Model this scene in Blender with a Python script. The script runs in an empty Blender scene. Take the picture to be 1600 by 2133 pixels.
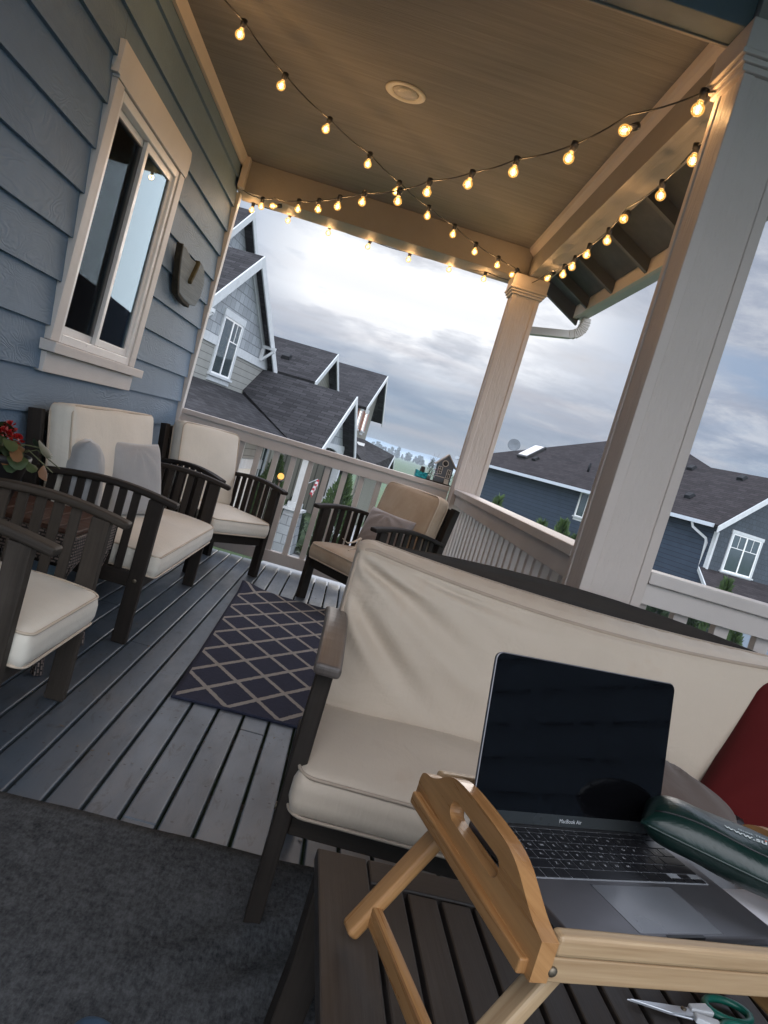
import bpy, bmesh, math, random
from mathutils import Vector, Matrix, noise
random.seed(7)
SC = bpy.context.scene
COL = SC.collection
R = math.radians
V = Vector

# ------------------------------------------------------------------ camera
cam_d = bpy.data.cameras.new('camera'); cam = bpy.data.objects.new('camera', cam_d); COL.objects.link(cam)
cam_d.sensor_fit = 'HORIZONTAL'; cam_d.sensor_width = 36.0; cam_d.lens = 1620.84/1600*36
cam_d.clip_start = 0.02; cam_d.clip_end = 9000
def cam_axes(roll, pitch, yaw):
    r, p, y = R(roll), R(pitch), R(yaw)
    F = V((-math.sin(y)*math.cos(p), math.cos(y)*math.cos(p), math.sin(p)))
    X = V((math.cos(y), math.sin(y), 0)); U = X.cross(F)
    return X*math.cos(r)+U*math.sin(r), -X*math.sin(r)+U*math.cos(r), F
cx, cu, cf = cam_axes(16.6051, -4.31028, -3.17470)
m = Matrix((cx, cu, -cf)).transposed().to_4x4(); m.translation = V((1.28399, 0, 1.04144))
cam.matrix_world = m
SC.camera = cam

# ------------------------------------------------------------------ world: dusk sky with broken cloud
SUN_EL, SUN_AZ = 9.0, 14.0          # azimuth measured from +Y towards +X
W = bpy.data.worlds.new('World'); SC.world = W; W.use_nodes = True
wt = W.node_tree; wt.nodes.clear()
def wn(t, **k):
    n = wt.nodes.new(t)
    for a, b in k.items(): setattr(n, a, b)
    return n
def wl(a, b): wt.links.new(a, b)
w_out = wn('ShaderNodeOutputWorld'); w_bg = wn('ShaderNodeBackground'); wl(w_bg.outputs[0], w_out.inputs[0])
w_sky = wn('ShaderNodeTexSky', sky_type='NISHITA', sun_disc=False, sun_elevation=R(SUN_EL), sun_rotation=R(SUN_AZ))
w_sky.air_density = 1.0; w_sky.dust_density = 2.0
tc = wn('ShaderNodeTexCoord'); sep = wn('ShaderNodeSeparateXYZ'); wl(tc.outputs['Generated'], sep.inputs[0])
def wmath(op, a, b=None, c=None):
    n = wn('ShaderNodeMath', operation=op)
    for i, v in enumerate((a, b, c)):
        if v is None: continue
        if isinstance(v, (int, float)): n.inputs[i].default_value = v
        else: wl(v, n.inputs[i])
    return n.outputs[0]
def wramp(fac, stops):
    n = wn('ShaderNodeValToRGB'); wl(fac, n.inputs[0]); e = n.color_ramp.elements
    while len(e) < len(stops): e.new(0.5)
    for i, (p, c) in enumerate(stops): e[i].position = p; e[i].color = (*c, 1)
    return n.outputs[0]
def wmix(fac, a, b, bt='MIX'):
    n = wn('ShaderNodeMix', data_type='RGBA', blend_type=bt)
    if isinstance(fac, (int, float)): n.inputs[0].default_value = fac
    else: wl(fac, n.inputs[0])
    for s, v in ((6, a), (7, b)):
        if isinstance(v, tuple): n.inputs[s].default_value = (*v, 1)
        else: wl(v, n.inputs[s])
    return n.outputs[2]
zc = wmath('MAXIMUM', sep.outputs[2], 0.0)
den = wmath('ADD', zc, 0.16)
px_ = wmath('DIVIDE', sep.outputs[0], den); py_ = wmath('DIVIDE', sep.outputs[1], den)
cmb = wn('ShaderNodeCombineXYZ'); wl(px_, cmb.inputs[0]); wl(py_, cmb.inputs[1])
def wnoise(loc, sc, scale, det, ro, dist):
    mp = wn('ShaderNodeMapping'); wl(cmb.outputs[0], mp.inputs[0]); mp.inputs['Location'].default_value = loc; mp.inputs['Scale'].default_value = sc
    n = wn('ShaderNodeTexNoise'); wl(mp.outputs[0], n.inputs['Vector']); n.inputs['Scale'].default_value = scale
    n.inputs['Detail'].default_value = det; n.inputs['Roughness'].default_value = ro; n.inputs['Distortion'].default_value = dist
    return n.outputs[0]
n1 = wnoise((5.3, 0.6, 0), (0.9, 1.0, 1), 1.1, 9, 0.60, 0.25)
n2 = wnoise((7.3, 4.1, 0), (0.9, 1.1, 1), 2.6, 8, 0.62, 0.3)
# clear sky: Nishita (physically bright, scaled down) under a dusk-blue gradient
clear = wmix(1.0, w_sky.outputs[0], (0.10, 0.10, 0.115), 'MULTIPLY')
grad = wramp(zc, [(0.0, (0.40, 0.54, 0.69)), (0.05, (0.34, 0.55, 0.80)), (0.16, (0.42, 0.62, 0.93)), (0.45, (0.62, 0.76, 1.02)), (1.0, (0.60, 0.72, 0.95))])
base = wmix(0.97, clear, grad)
# broken stratocumulus: shaded violet-grey undersides, thin bright edges
cl_body = wramp(n2, [(0.33, (0.43, 0.51, 0.67)), (0.50, (0.70, 0.77, 0.93)), (0.64, (1.12, 1.15, 1.24))])
cloudmask = wramp(n1, [(0.36, (0, 0, 0)), (0.50, (1, 1, 1))])
cloudmask = wmath('MULTIPLY', cloudmask, wramp(zc, [(0.03, (0.12, 0.12, 0.12)), (0.17, (0.92, 0.92, 0.92))]))
body = wmix(cloudmask, base, cl_body)
# low sun behind the cloud: the thin parts near it burn out
sund = V((math.sin(R(2.2))*math.cos(R(12.3)), math.cos(R(2.2))*math.cos(R(12.3)), math.sin(R(12.3))))
dot = wn('ShaderNodeVectorMath', operation='DOT_PRODUCT'); wl(tc.outputs['Generated'], dot.inputs[0]); dot.inputs[1].default_value = sund
glow = wmath('POWER', wmath('MAXIMUM', dot.outputs['Value'], 0.0), 60.0)
thin = wramp(wmath('ADD', wmath('MULTIPLY', n1, 0.6), wmath('MULTIPLY', n2, 0.4)), [(0.43, (1, 1, 1)), (0.58, (0.0, 0.0, 0.0))])
gl = wmath('MULTIPLY', wmath('MULTIPLY', glow, wmath('ADD', wmath('MULTIPLY', thin, 1.0), 0.10)), wramp(zc, [(0.075, (0, 0, 0)), (0.16, (1, 1, 1))]))
withglow = wmix(wmath('MINIMUM', wmath('MULTIPLY', gl, 2.0), 1.0), body, (1.75, 1.78, 1.85))
# streaks close to the horizon
mp2 = wn('ShaderNodeMapping'); wl(tc.outputs['Generated'], mp2.inputs[0]); mp2.inputs['Scale'].default_value = (3, 3, 34)
n3 = wn('ShaderNodeTexNoise'); wl(mp2.outputs[0], n3.inputs['Vector']); n3.inputs['Scale'].default_value = 1.3; n3.inputs['Detail'].default_value = 6
lowband = wramp(zc, [(0.0, (0, 0, 0)), (0.03, (0.7, 0.7, 0.7)), (0.12, (0.6, 0.6, 0.6)), (0.22, (0, 0, 0))])
pk = wmath('MULTIPLY', wmath('MULTIPLY', wramp(n3.outputs[0], [(0.46, (0, 0, 0)), (0.66, (1, 1, 1))]), lowband), 0.5)
streaked = wmix(pk, withglow, (1.02, 0.92, 0.93))
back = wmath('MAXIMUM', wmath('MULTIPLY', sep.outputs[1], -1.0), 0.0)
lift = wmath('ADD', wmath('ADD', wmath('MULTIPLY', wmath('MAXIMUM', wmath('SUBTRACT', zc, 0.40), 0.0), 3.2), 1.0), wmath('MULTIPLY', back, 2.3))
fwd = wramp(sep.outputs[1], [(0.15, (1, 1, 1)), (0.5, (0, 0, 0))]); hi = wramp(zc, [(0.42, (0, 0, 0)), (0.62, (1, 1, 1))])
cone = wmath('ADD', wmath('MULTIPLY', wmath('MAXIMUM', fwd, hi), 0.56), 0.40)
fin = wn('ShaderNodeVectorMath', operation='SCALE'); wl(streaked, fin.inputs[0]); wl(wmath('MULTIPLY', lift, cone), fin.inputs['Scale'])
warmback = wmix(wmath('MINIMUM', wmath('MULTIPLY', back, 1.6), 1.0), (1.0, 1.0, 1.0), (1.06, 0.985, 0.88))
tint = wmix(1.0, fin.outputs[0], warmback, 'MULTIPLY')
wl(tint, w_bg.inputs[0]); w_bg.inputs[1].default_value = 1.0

sun_d = bpy.data.lights.new('sun', 'SUN'); sun_d.energy = 0.5; sun_d.angle = R(25); sun_d.color = (1.0, 0.93, 0.86)
sun = bpy.data.objects.new('sun', sun_d); COL.objects.link(sun)
sdir = V((math.sin(R(SUN_AZ))*math.cos(R(SUN_EL)), math.cos(R(SUN_AZ))*math.cos(R(SUN_EL)), math.sin(R(SUN_EL))))
sun.rotation_euler = sdir.to_track_quat('Z', 'Y').to_euler()

SC.view_settings.view_transform = 'Standard'; SC.view_settings.look = 'None'
SC.view_settings.exposure = 0.55; SC.view_settings.gamma = 1.0; SC.view_settings.use_curve_mapping = False
SC.render.engine = 'CYCLES'
try:
    SC.cycles.use_denoising = True; SC.cycles.max_bounces = 8; SC.cycles.transparent_max_bounces = 16
    SC.cycles.sample_clamp_indirect = 4.0; SC.cycles.caustics_reflective = False; SC.cycles.caustics_refractive = False
except Exception: pass

# ------------------------------------------------------------------ mesh helpers
class MB:
    """collects polygons; build() links them as ONE mesh object with metre-scaled UVs"""
    def __init__(s): s.v = []; s.f = []; s.uv = []; s.sm = []
    def add(s, vs, fs, uvs=None, smooth=False):
        o = len(s.v); s.v += [V(p) for p in vs]
        for i, f in enumerate(fs):
            s.f.append([o+k for k in f]); s.uv.append(uvs[i] if uvs else None); s.sm.append(smooth)
        return s
    def box(s, lo, hi, M=None):
        x0, y0, z0 = lo; x1, y1, z1 = hi
        p = [V((x, y, z)) for z in (z0, z1) for y in (y0, y1) for x in (x0, x1)]
        if M: p = [M @ q for q in p]
        return s.add(p, [(0, 2, 3, 1), (4, 5, 7, 6), (0, 1, 5, 4), (2, 6, 7, 3), (0, 4, 6, 2), (1, 3, 7, 5)])
    def bar(s, p0, p1, w, h, up=(0, 0, 1)):
        """square bar from p0 to p1; w across, h along 'up'; grain runs along it"""
        p0, p1 = V(p0), V(p1); d = (p1-p0); L = d.length; d.normalize(); up = V(up)
        a = d.cross(up); a = a.normalized() if a.length > 1e-6 else V((1, 0, 0)); b = a.cross(d).normalized()
        o = random.random()*7; q = []
        for e in (p0, p1):
            for i, j in ((-1, -1), (1, -1), (1, 1), (-1, 1)): q.append(e+a*(w/2*i)+b*(h/2*j))
        fs = [(3, 2, 1, 0), (4, 5, 6, 7)]; uv = [[(o, 0), (o, w), (o+h, w), (o+h, 0)]]*2
        for i in range(4):
            j = (i+1) % 4; fs.append((i, j, j+4, i+4)); c = o+i*max(w, h); cw = w if i % 2 == 0 else h
            uv.append([(o, c), (o, c+cw), (o+L, c+cw), (o+L, c)])
        return s.add(q, fs, uv)
    def path(s, pts, w, h, up=(0, 0, 1), side=None):
        """bar swept along points in a plane; 'side' is the fixed across axis"""
        pts = [V(p) for p in pts]; n = len(pts); q = []; o = random.random()*7; Ls = [0]
        for i in range(1, n): Ls.append(Ls[-1]+(pts[i]-pts[i-1]).length)
        for i, p in enumerate(pts):
            d = (pts[min(i+1, n-1)]-pts[max(i-1, 0)]).normalized()
            a = V(side).normalized() if side else d.cross(V(up)).normalized(); b = a.cross(d).normalized()
            for u, v in ((-1, -1), (1, -1), (1, 1), (-1, 1)): q.append(p+a*(w/2*u)+b*(h/2*v))
        fs = [(3, 2, 1, 0), tuple(4*(n-1)+k for k in range(4))]; uv = [[(o, 0), (o, w), (o+h, w), (o+h, 0)]]*2
        for k in range(n-1):
            for i in range(4):
                j = (i+1) % 4; c = o+i*max(w, h); cw = w if i % 2 == 0 else h
                fs.append((4*k+i, 4*k+j, 4*k+4+j, 4*k+4+i)); uv.append([(o+Ls[k], c), (o+Ls[k], c+cw), (o+Ls[k+1], c+cw), (o+Ls[k+1], c)])
        return s.add(q, fs, uv)
    def tube(s, pts, r, n=8, closed=False, cap=True):
        pts = [V(p) for p in pts]; N = len(pts); q = []; fs = []; prev = None
        for i, p in enumerate(pts):
            if closed: d = pts[(i+1) % N]-pts[i-1]
            else: d = pts[min(i+1, N-1)]-pts[max(i-1, 0)]
            d.normalize()
            if prev is None: a = d.orthogonal().normalized()
            else:
                a = prev-d*prev.dot(d); a = a.normalized() if a.length > 1e-6 else d.orthogonal().normalized()
            prev = a; b = d.cross(a); rr = r(i/(max(N-1, 1))) if callable(r) else r
            for k in range(n):
                t = 2*math.pi*k/n; q.append(p+a*(rr*math.cos(t))+b*(rr*math.sin(t)))
        M = N if closed else N-1
        for i in range(M):
            for k in range(n):
                j = (k+1) % n; i2 = (i+1) % N; fs.append((i*n+k, i*n+j, i2*n+j, i2*n+k))
        if cap and not closed: fs += [tuple(reversed(range(n))), tuple((N-1)*n+k for k in range(n))]
        return s.add(q, fs, None, True)
    def lathe(s, prof, n=16, M=None):
        q = []; fs = []
        for r, z in prof:
            for k in range(n):
                t = 2*math.pi*k/n; q.append(V((r*math.cos(t), r*math.sin(t), z)))
        if M: q = [M @ p for p in q]
        for i in range(len(prof)-1):
            for k in range(n): j = (k+1) % n; fs.append((i*n+k, i*n+j, (i+1)*n+j, (i+1)*n+k))
        fs += [tuple(reversed(range(n))), tuple((len(prof)-1)*n+k for k in range(n))]
        return s.add(q, fs, None, True)
    def prism(s, poly, dirv):
        """extrude a planar 3D polygon by dirv"""
        p = [V(a) for a in poly]; d = V(dirv); n = len(p)
        q = p+[a+d for a in p]; fs = [tuple(reversed(range(n))), tuple(range(n, 2*n))]
        nn = (p[1]-p[0]).cross(p[2]-p[1])
        if nn.dot(d) < 0: fs = [tuple(range(n)), tuple(reversed(range(n, 2*n)))]
        for i in range(n):
            j = (i+1) % n; fs.append((i, j, j+n, i+n) if nn.dot(d) >= 0 else (j, i, i+n, j+n))
        return s.add(q, fs)
    def slab(s, poly, th):
        p = [V(a) for a in poly]; nn = (p[1]-p[0]).cross(p[2]-p[0]).normalized()
        return s.prism(p, nn*-th)
    def grid(s, fn, nu, nv, uvfn=None, smooth=True):
        q = [V(fn(i/nu, j/nv)) for j in range(nv+1) for i in range(nu+1)]; fs = []; uv = []
        for j in range(nv):
            for i in range(nu):
                a = j*(nu+1)+i; fs.append((a, a+1, a+nu+2, a+nu+1))
                if uvfn: uv.append([uvfn(i/nu, j/nv), uvfn((i+1)/nu, j/nv), uvfn((i+1)/nu, (j+1)/nv), uvfn(i/nu, (j+1)/nv)])
        return s.add(q, fs, uv or None, smooth)
    def build(s, name, mat, parent=None, bevel=0, seg=2, loc=None, smooth_angle=None):
        me = bpy.data.meshes.new(name); me.from_pydata([tuple(p) for p in s.v], [], s.f)
        uvl = me.uv_layers.new(name='UVMap'); d = uvl.data; li = 0; Z = V((0, 0, 1))
        for pi, pl in enumerate(me.polygons):
            pl.use_smooth = s.sm[pi]
            cu_ = s.uv[pi]
            if cu_:
                for k in range(pl.loop_total): d[pl.loop_start+k].uv = cu_[k]
            else:
                n = pl.normal
                if abs(n.z) > 0.995: a, b = V((1, 0, 0)), V((0, 1, 0))
                else: a = Z.cross(n).normalized(); b = n.cross(a)
                for k in range(pl.loop_total):
                    p = s.v[me.loops[pl.loop_start+k].vertex_index]; d[pl.loop_start+k].uv = (p.dot(a), p.dot(b))
        if mat: me.materials.append(mat)
        o = bpy.data.objects.new(name, me); COL.objects.link(o)
        if parent: o.parent = parent
        if loc: o.location = loc
        if bevel:
            b = o.modifiers.new('bevel', 'BEVEL'); b.width = bevel; b.segments = seg; b.limit_method = 'ANGLE'; b.angle_limit = R(40)
        return o

def tag(o, label=None, cat=None, group=None, kind=None):
    for k, v in (('label', label), ('category', cat), ('group', group), ('kind', kind)):
        if v: o[k] = v
    return o
def thing(name, label, cat, loc=(0, 0, 0), rz=0, group=None):
    o = bpy.data.objects.new(name, None); COL.objects.link(o); o.empty_display_size = 0.1
    o.location = loc; o.rotation_euler = (0, 0, rz)
    return tag(o, label, cat, group)
def kids(o): return [c for c in bpy.data.objects if c.parent == o]
def copy_tree(o, parent=None):
    c = o.copy(); COL.objects.link(c)
    if parent: c.parent = parent
    for ch in kids(o): copy_tree(ch, c)
    return c
def rbox(a, b, c, r, n=14, bulge=(0, 0, 0), disp=None):
    """rounded box a x b x c centred on 0 as an MB (cube-sphere mapping); bulge pushes the faces out"""
    M_ = MB(); h = V((a/2, b/2, c/2)); inn = V((max(h.x-r, 0), max(h.y-r, 0), max(h.z-r, 0)))
    nn = n if isinstance(n, tuple) else (n, n, n)
    def warp(t, L): # denser rows next to the rounded edges
        return t
    def mapp(p):
        e = []
        for k in range(3):
            # spread: |p|<=0.75 covers the flat part, the rest covers the rounding
            t = p[k]; s_ = abs(t)
            e.append(math.copysign(inn[k]*min(s_/0.8, 1)+(max(s_-0.8, 0)/0.2)*(h[k]-inn[k]), t))
        q = V(e); c_ = V([max(-inn[k], min(inn[k], q[k])) for k in range(3)]); d_ = q-c_
        if d_.length > 1e-9:
            mx = max(abs(d_.x), abs(d_.y), abs(d_.z)); q = c_+d_.normalized()*mx if mx < r*1.01 else q
        u = V([max(-1, min(1, q[k]/h[k])) for k in range(3)])
        for k in range(3):
            if bulge[k]:
                i, j = (k+1) % 3, (k+2) % 3
                q[k] += u[k]*bulge[k]*(1-u[i]**2)*(1-u[j]**2)
        if disp: q = disp(q, u)
        return q
    for k in range(3):
        i, j = (k+1) % 3, (k+2) % 3
        for sg in (-1, 1):
            def fn(u_, v_):
                p = [0, 0, 0]; p[k] = sg; p[i] = (2*u_-1)*sg; p[j] = 2*v_-1
                return mapp(p)
            M_.grid(fn, nn[i], nn[j])
    return M_
def weld(o, d=1e-5):
    bm = bmesh.new(); bm.from_mesh(o.data); bmesh.ops.remove_doubles(bm, verts=bm.verts, dist=d)
    bmesh.ops.recalc_face_normals(bm, faces=bm.faces); bm.to_mesh(o.data); bm.free(); return o

# ------------------------------------------------------------------ materials
def new_mat(name):
    m_ = bpy.data.materials.new(name); m_.use_nodes = True; nt = m_.node_tree
    return m_, nt, nt.nodes['Principled BSDF']
class NT:
    def __init__(s, nt): s.nt = nt
    def n(s, t, ins=None, **k):
        nd = s.nt.nodes.new(t)
        for a, b in k.items(): setattr(nd, a, b)
        for a, b in (ins or {}).items():
            if hasattr(b, 'node') or isinstance(b, bpy.types.NodeSocket): s.nt.links.new(b, nd.inputs[a])
            else: nd.inputs[a].default_value = b
        return nd
    def l(s, a, b): s.nt.links.new(a, b)
    def math(s, op, a, b=0.0, c=0.0): return s.n('ShaderNodeMath', {0: a, 1: b, 2: c}, operation=op).outputs[0]
    def ramp(s, f, st):
        r = s.n('ShaderNodeValToRGB', {0: f}); e = r.color_ramp.elements
        while len(e) < len(st): e.new(0.5)
        for i, (p, c) in enumerate(st): e[i].position = p; e[i].color = (c, c, c, 1) if isinstance(c, (int, float)) else (*c, 1)
        return r.outputs[0]
    def mix(s, f, a, b, bt='MIX'):
        def c(x): return (*x, 1) if isinstance(x, tuple) and len(x) == 3 else x
        return s.n('ShaderNodeMix', {0: f, 6: c(a), 7: c(b)}, data_type='RGBA', blend_type=bt).outputs[2]
    def uv(s, sc=(1, 1, 1), rot=0.0, loc=(0, 0, 0)):
        t = s.n('ShaderNodeTexCoord')
        return s.n('ShaderNodeMapping', {'Vector': t.outputs['UV'], 'Scale': sc, 'Rotation': (0, 0, rot), 'Location': loc}).outputs[0]
    def obj(s, sc=(1, 1, 1)):
        t = s.n('ShaderNodeTexCoord'); return s.n('ShaderNodeMapping', {'Vector': t.outputs['Object'], 'Scale': sc}).outputs[0]
    def geo(s, sc=(1, 1, 1)):
        t = s.n('ShaderNodeNewGeometry'); return s.n('ShaderNodeMapping', {'Vector': t.outputs['Position'], 'Scale': sc}).outputs[0]
    def noise(s, vec, sc, det=4, ro=0.55, dist=0.0):
        return s.n('ShaderNodeTexNoise', {'Vector': vec, 'Scale': sc, 'Detail': det, 'Roughness': ro, 'Distortion': dist}).outputs[0]
    def bump(s, h, st, dist, bs, prev=None):
        i = {'Strength': st, 'Distance': dist, 'Height': h}
        if prev is not None: i['Normal'] = prev
        b = s.n('ShaderNodeBump', i); s.l(b.outputs[0], bs.inputs['Normal']); return b.outputs[0]
def hexc(r, g, b):
    f = lambda c: (c/255/12.92) if c/255 <= 0.04045 else ((c/255+0.055)/1.055)**2.4
    return (f(r), f(g), f(b))
def plain(name, col, rough=0.5, var=0.12, scale=6.0, bump=0.0, bscale=60.0, metal=0.0, spec=0.5, stretch=(1, 1, 1), bdist=0.004):
    m_, nt, bs = new_mat(name); N = NT(nt); vec = N.obj(stretch)
    f = N.noise(vec, scale, 5)
    dk = tuple(c*(1-var) for c in col); lt = tuple(min(c*(1+var), 1) for c in col)
    N.l(N.ramp(f, [(0.3, dk), (0.7, lt)]), bs.inputs['Base Color'])
    N.l(N.ramp(N.noise(vec, scale*2.3, 3), [(0.3, max(rough-0.08, 0.02)), (0.7, min(rough+0.08, 1))]), bs.inputs['Roughness'])
    bs.inputs['Metallic'].default_value = metal; bs.inputs['Specular IOR Level'].default_value = spec
    if bump: N.bump(N.noise(vec, bscale, 4), bump, bdist, bs)
    return m_
def wood(name, c1, c2, rough=0.55, gscale=1.0, bump=0.25, wear=0.0, wearc=(0.2, 0.18, 0.16), spec=0.22):
    """grain runs along UV u"""
    m_, nt, bs = new_mat(name); N = NT(nt)
    v1 = N.uv((1.6*gscale, 26*gscale, 1)); v2 = N.uv((6*gscale, 160*gscale, 1))
    a = N.noise(v1, 1.0, 5, 0.6, 0.6); b = N.noise(v2, 1.0, 3, 0.6)
    g = N.math('ADD', N.math('MULTIPLY', a, 0.7), N.math('MULTIPLY', b, 0.3))
    c = N.ramp(g, [(0.32, c1), (0.66, c2)])
    if wear:
        w = N.ramp(N.noise(N.obj(), 9, 5, 0.65), [(0.5, 0.0), (0.75, wear)]); c = N.mix(w, c, wearc)
    N.l(c, bs.inputs['Base Color']); N.l(N.ramp(a, [(0.3, rough-0.1), (0.7, rough+0.1)]), bs.inputs['Roughness'])
    N.bump(b, bump, 0.002, bs); bs.inputs['Specular IOR Level'].default_value = spec
    return m_
def fabric(name, col, rough=0.85, var=0.07, weave=900.0, stain=None, stainc=(0.3, 0.2, 0.12), fold=0.0, lo=0.5, hi=0.75, sheen=0.15):
    m_, nt, bs = new_mat(name); N = NT(nt); o = N.obj()
    f = N.noise(o, 3.0, 5, 0.6)
    c = N.ramp(f, [(0.3, tuple(x*(1-var) for x in col)), (0.7, tuple(min(x*(1+var), 1) for x in col))])
    if stain: c = N.mix(N.ramp(N.noise(o, stain, 5, 0.6, 0.4), [(lo, 0.0), (hi, 0.8)]), c, stainc)
    N.l(c, bs.inputs['Base Color']); bs.inputs['Roughness'].default_value = rough
    bs.inputs['Sheen Weight'].default_value = sheen; bs.inputs['Specular IOR Level'].default_value = 0.25
    nb = N.bump(N.noise(o, weave, 2), 0.12, 0.0008, bs)
    wr = N.noise(N.obj((5, 34, 7)), 1.0, 4, 0.6, 0.7)
    nb = N.bump(wr, 0.22+fold*0.5, 0.004, bs, nb)
    N.bump(N.noise(o, 7.0, 4, 0.55, 0.8), 0.30+fold, 0.012, bs, nb)
    return m_

M = {}
# lap siding with embossed cedar grain; boards follow world height
def siding(name, c, exposure=0.1725, grain=1.0, var=0.05, z0=0.103, lap=False):
    m_, nt, bs = new_mat(name); N = NT(nt); t = N.n('ShaderNodeTexCoord'); s_ = N.n('ShaderNodeSeparateXYZ', {0: t.outputs['UV']})
    row = N.math('FLOOR', N.math('DIVIDE', N.math('SUBTRACT', s_.outputs[1], z0), exposure))
    seed = N.n('ShaderNodeTexWhiteNoise', {'W': row}, noise_dimensions='1D')
    off = N.n('ShaderNodeCombineXYZ', {0: N.math('MULTIPLY', seed.outputs[0], 37.0), 1: N.math('MULTIPLY', row, 3.7), 2: 0.0})
    vec = N.n('ShaderNodeVectorMath', {0: t.outputs['UV'], 1: off.outputs[0]}, operation='ADD').outputs[0]
    mp_ = N.n('ShaderNodeMapping', {'Vector': vec, 'Scale': (2.2, 6.0, 1)}).outputs[0]
    wob = N.noise(mp_, 1.0, 3, 0.5, 0.6)
    wv = N.math('SINE', N.math('MULTIPLY', N.math('ADD', N.math('MULTIPLY', wob, 2.2), N.math('MULTIPLY', s_.outputs[1], 1.2)), 62.0))
    fine = N.noise(N.n('ShaderNodeMapping', {'Vector': vec, 'Scale': (9, 190, 1)}).outputs[0], 1.0, 3)
    amp = N.ramp(N.noise(N.n('ShaderNodeMapping', {'Vector': vec, 'Scale': (1.6, 5, 1)}).outputs[0], 1.0, 2), [(0.38, 0.15), (0.62, 1.0)])
    h = N.math('ADD', N.math('MULTIPLY', N.math('MULTIPLY', wv, amp), 0.5), N.math('MULTIPLY', fine, 0.4))
    tint = N.ramp(seed.outputs[0], [(0.0, tuple(x*(1-var) for x in c)), (1.0, tuple(x*(1+var) for x in c))])
    dirt = N.ramp(N.noise(N.geo(), 2.5, 6, 0.65), [(0.35, 0.88), (0.7, 1.04)])
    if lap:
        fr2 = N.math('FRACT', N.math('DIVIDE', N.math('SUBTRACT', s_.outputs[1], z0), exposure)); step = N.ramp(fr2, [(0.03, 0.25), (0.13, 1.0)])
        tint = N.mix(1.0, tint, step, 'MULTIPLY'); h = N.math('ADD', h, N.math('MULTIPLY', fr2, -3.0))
    N.l(N.mix(1.0, tint, dirt, 'MULTIPLY'), bs.inputs['Base Color']); bs.inputs['Roughness'].default_value = 0.6; bs.inputs['Specular IOR Level'].default_value = 0.14
    N.bump(h, 0.36*grain, 0.0035, bs)
    return m_
M['siding_blue'] = siding('blue_grey_lap_siding', (0.165, 0.235, 0.315))
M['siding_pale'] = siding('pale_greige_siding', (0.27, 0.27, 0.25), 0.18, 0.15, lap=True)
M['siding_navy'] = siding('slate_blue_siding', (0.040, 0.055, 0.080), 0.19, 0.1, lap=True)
def painted(name, c, rough=0.5, bump=0.25, sc=(40, 40, 3), var=0.06, dist=0.003):
    m_, nt, bs = new_mat(name); N = NT(nt)
    N.l(N.ramp(N.noise(N.geo(), 3.0, 6, 0.6), [(0.3, tuple(x*(1-var) for x in c)), (0.7, tuple(x*(1+var) for x in c))]), bs.inputs['Base Color'])
    bs.inputs['Roughness'].default_value = rough; bs.inputs['Specular IOR Level'].default_value = 0.22
    N.bump(N.noise(N.geo(sc), 1.0, 4, 0.6), bump, dist, bs)
    return m_
M['trim'] = painted('greige_trim_paint', (0.53, 0.465, 0.42))
M['trim_wall'] = painted('window_trim_paint', (0.60, 0.57, 0.545), sc=(30, 12, 90))
M['column'] = painted('textured_column_paint', (0.53, 0.465, 0.42), 0.55, 0.9, (70, 70, 12), 0.05, 0.006)
M['rail'] = painted('greige_rail_paint', (0.55, 0.50, 0.465), 0.5, 0.3, (25, 25, 60), 0.07)
m_, nt, bs = new_mat('grained_ceiling_board'); N = NT(nt)
g1 = N.noise(N.geo((1.3, 34, 10)), 1.0, 6, 0.62, 0.5); g2 = N.noise(N.geo((5, 160, 10)), 1.0, 4, 0.6)
gg = N.math('ADD', N.math('MULTIPLY', g1, 0.65), N.math('MULTIPLY', g2, 0.35))
N.l(N.ramp(gg, [(0.30, (0.165, 0.155, 0.148)), (0.52, (0.205, 0.195, 0.187)), (0.72, (0.25, 0.236, 0.225))]), bs.inputs['Base Color']); bs.inputs['Roughness'].default_value = 0.7; bs.inputs['Specular IOR Level'].default_value = 0.15
N.bump(gg, 0.8, 0.005, bs); M['ceiling'] = m_
M['beam'] = painted('rough_beam', (0.28, 0.255, 0.235), 0.6, 0.5, (70, 3, 70), 0.08, 0.004)
M['vinyl'] = plain('white_vinyl', (0.78, 0.78, 0.77), 0.35, 0.03)
M['white_trim'] = plain('white_trim', (0.47, 0.49, 0.50), 0.6, 0.08, spec=0.2)
M['black'] = plain('black_plastic', (0.012, 0.012, 0.013), 0.45, 0.2)
M['darkwood'] = wood('weathered_dark_acacia', (0.012, 0.0095, 0.008), (0.030, 0.023, 0.018), 0.62, 1.0, 0.3, 0.2, (0.055, 0.047, 0.040))
M['greywood'] = wood('greyed_dark_wood', (0.022, 0.018, 0.014), (0.056, 0.045, 0.036), 0.6, 1.0, 0.35, 0.3, (0.085, 0.074, 0.063))
M['tablewood'] = wood('brown_stained_slats', (0.024, 0.020, 0.018), (0.050, 0.042, 0.037), 0.5, 1.0, 0.25, 0.2, (0.075, 0.068, 0.062))
M['bamboo'] = wood('honey_bamboo', (0.235, 0.105, 0.036), (0.43, 0.230, 0.092), 0.30, 1.5, 0.12, spec=0.5)
M['bamboo_pale'] = wood('pale_pine', (0.255, 0.155, 0.078), (0.44, 0.315, 0.185), 0.36, 1.2, 0.12, spec=0.45)
M['cushion'] = fabric('cream_cushion_fabric', (0.70, 0.66, 0.575))
M['cushion_stained'] = fabric('sun_stained_cushion', (0.50, 0.41, 0.31), stain=5.0, stainc=(0.36, 0.25, 0.16), lo=0.4, hi=0.8)
M['cushion_near'] = fabric('beige_satin_cushion', (0.50, 0.42, 0.335), 0.62, 0.05, fold=0.2, stain=6.0, stainc=(0.46, 0.35, 0.26), lo=0.62, hi=0.85)
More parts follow.
